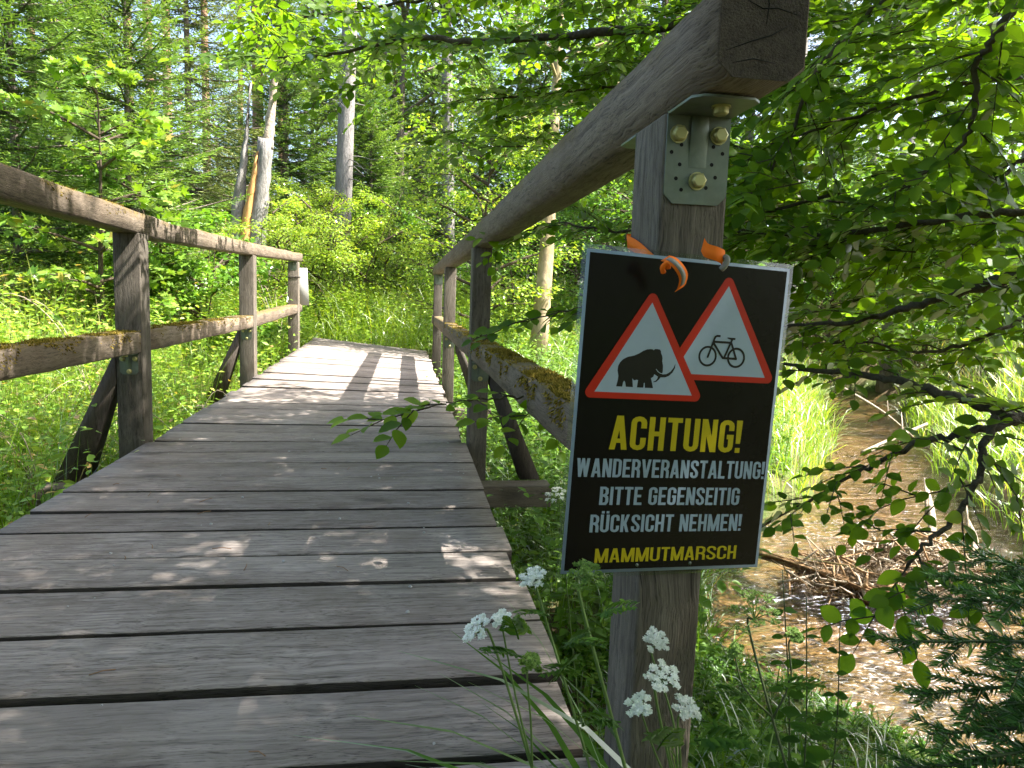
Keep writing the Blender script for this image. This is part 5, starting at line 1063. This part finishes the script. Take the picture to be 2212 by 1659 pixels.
def near_spruce():
    """young spruce reaching in over the stream bank, every needle built"""
    bx, by = 1.30, .72; z0 = float(ground(bx, by)); loc = np.array([bx, by, z0]); o = thing('young_spruce', 'dark foreground spruce with needled twigs over the stream bank', 'spruce', tuple(loc)); g = np.random.default_rng(91)
    m = MB(); m.tube([(0, 0, 0), (.01, .01, .5), (0, .02, 1.0)], [.018, .012, .004], 8); m.build('trunk', 'spruce_bark', o)
    tips = [(1925, 1385, 1.05), (1965, 1500, 1.0), (1985, 1290, 1.15), (2030, 1245, 1.2), (2005, 1585, .95), (2080, 1640, .9), (2100, 1200, 1.2), (2150, 1300, 1.0), (2160, 1450, .95), (2200, 1560, .9), (2180, 1240, 1.25), (1935, 1660, 1.0), (2120, 1540, 1.05)]
    for ti, t in enumerate(tips):
        E = at(*t); B = np.array([bx, by, E[2] - .04 + g.normal(0, .03)]); W_ = catmull([B, B * .45 + E * .55 + UP * .035, E], 8); c = Cloud(BLADE); mm = MB(); mm.tube(W_ - loc, np.linspace(.005, .0018, len(W_)), 5, .3)
        def needles(A, Z, dens=1350, ln=.020):
            L = np.linalg.norm(Z - A); n = int(L * dens); s_ = g.random(n); P = A + (Z - A) * s_[:, None]; d = unit(Z - A); q = unit(np.cross(d, UP)); v = np.cross(q, d); a = g.normal(0, .5, n) + np.where(g.random(n) < .5, 0, math.pi)
            D = unit(d * .75 + np.cos(a)[:, None] * q + (np.sin(a) * .8)[:, None] * v); c.add(P - loc, D, unit(g.normal(0, 1, (n, 3))), ln * g.uniform(.75, 1.1, n), .0026, np.clip(.25 + .45 * s_ + g.normal(0, .15, n), 0, 1))
        for k in range(len(W_) - 1): needles(W_[k], W_[k + 1])
        n_ = len(W_)
        for k in range(3, n_ - 1, 2):
            for sg in (-1, 1):
                d = unit(W_[min(k + 1, n_ - 1)] - W_[k - 1]); sd = np.cross(d, UP); tl = (.04 + .14 * (1 - k / n_)) * g.uniform(.7, 1.2); Z = W_[k] + unit(d * .8 + sd * sg * .75 + UP * g.normal(-.05, .12)) * tl; needles(W_[k], Z); mm.tube(np.array([W_[k], Z]) - loc, [.0016, .001], 3, .3, False)
        V, T, R2 = c.arrays(); br = mm.build('branch', 'stem_dark', o); kind(link('needles', tri_mesh('needles', V, T, R2), 'dark_needle', br), 'stuff')
near_spruce()
# dead brambles and pale stalks in the left meadow
for i, (px_, py_, D, lab) in enumerate(((230, 620, 4.8, 'bare pale arching bramble cane left of the mid post'), (600, 560, 8.8, 'tangle of dry stalks behind the left end post'), (95, 800, 3.6, 'fallen straw-coloured stalks under the left mid rail'), (380, 880, 4.2, 'thin dry stalk leaning between the left braces'))):
    P = at(px_, py_, D); x_, y_ = float(P[0]), float(P[1]); z_ = float(ground(x_, y_)); o = thing('dry_stalks', lab, 'dry plant', (x_, y_, z_)); hh = max(.4, P[2] - z_ + .15)
    for k in range(7):
        a = gu.uniform(0, 6.28); L = gu.uniform(.5, 1.0) * hh; d = np.array([math.cos(a), math.sin(a), 0]); m = MB(); m.tube(catmull([d * 0, d * L * .2 + UP * L * .6, d * L * .5 + UP * L * gu.uniform(.7, 1.0), d * L * .9 + UP * L * gu.uniform(.4, .8)], 5), np.linspace(.004, .0012, 16), 4); m.build('stalk', 'dead_twig', o)
# litter on the planks
for k in range(46):
    x_, y_ = gu.uniform(-1.1, .28), gu.uniform(.85, 3.6); r_ = gu.uniform(.0022, .0058) * (.8 if y_ < 1.4 else 1)
    m = MB(); a = np.arange(6) * math.pi / 3; ring = [(r_ * gu.uniform(.7, 1.2) * math.cos(q), r_ * gu.uniform(.7, 1.2) * math.sin(q), 0) for q in a]; up_ = [(p[0] * .7, p[1] * .7, r_ * gu.uniform(.5, .8)) for p in ring]
    m.quads(ring + up_, [(i, (i + 1) % 6, 6 + (i + 1) % 6, 6 + i) for i in range(6)]); m.add(up_, [(0, i, i + 1) for i in range(1, 5)])
    o = m.build('pebble', 'pebble_grey', None, (x_, y_, float(deck_z(x_, y_)) + .002)); tag(o, 'tiny grey pebble lying on the deck planks', 'pebble', 'pebbles on the planks')
for k in range(18):
    x_, y_ = gu.uniform(-1.05, .2), gu.uniform(.9, 3.0); a = gu.uniform(0, 3.1); L = gu.uniform(.01, .028); m = MB(); m.tube([(-L * math.cos(a), -L * math.sin(a), .002), (.002, .003, .004), (L * math.cos(a), L * math.sin(a), .002)], .0011, 4)
    o = m.build('twig', 'dead_leaf', None, (x_, y_, float(deck_z(x_, y_)) + .002)); tag(o, 'short brown twig fallen on the deck planks', 'twig', 'twigs on the planks')
# low growth on the slope down to the water
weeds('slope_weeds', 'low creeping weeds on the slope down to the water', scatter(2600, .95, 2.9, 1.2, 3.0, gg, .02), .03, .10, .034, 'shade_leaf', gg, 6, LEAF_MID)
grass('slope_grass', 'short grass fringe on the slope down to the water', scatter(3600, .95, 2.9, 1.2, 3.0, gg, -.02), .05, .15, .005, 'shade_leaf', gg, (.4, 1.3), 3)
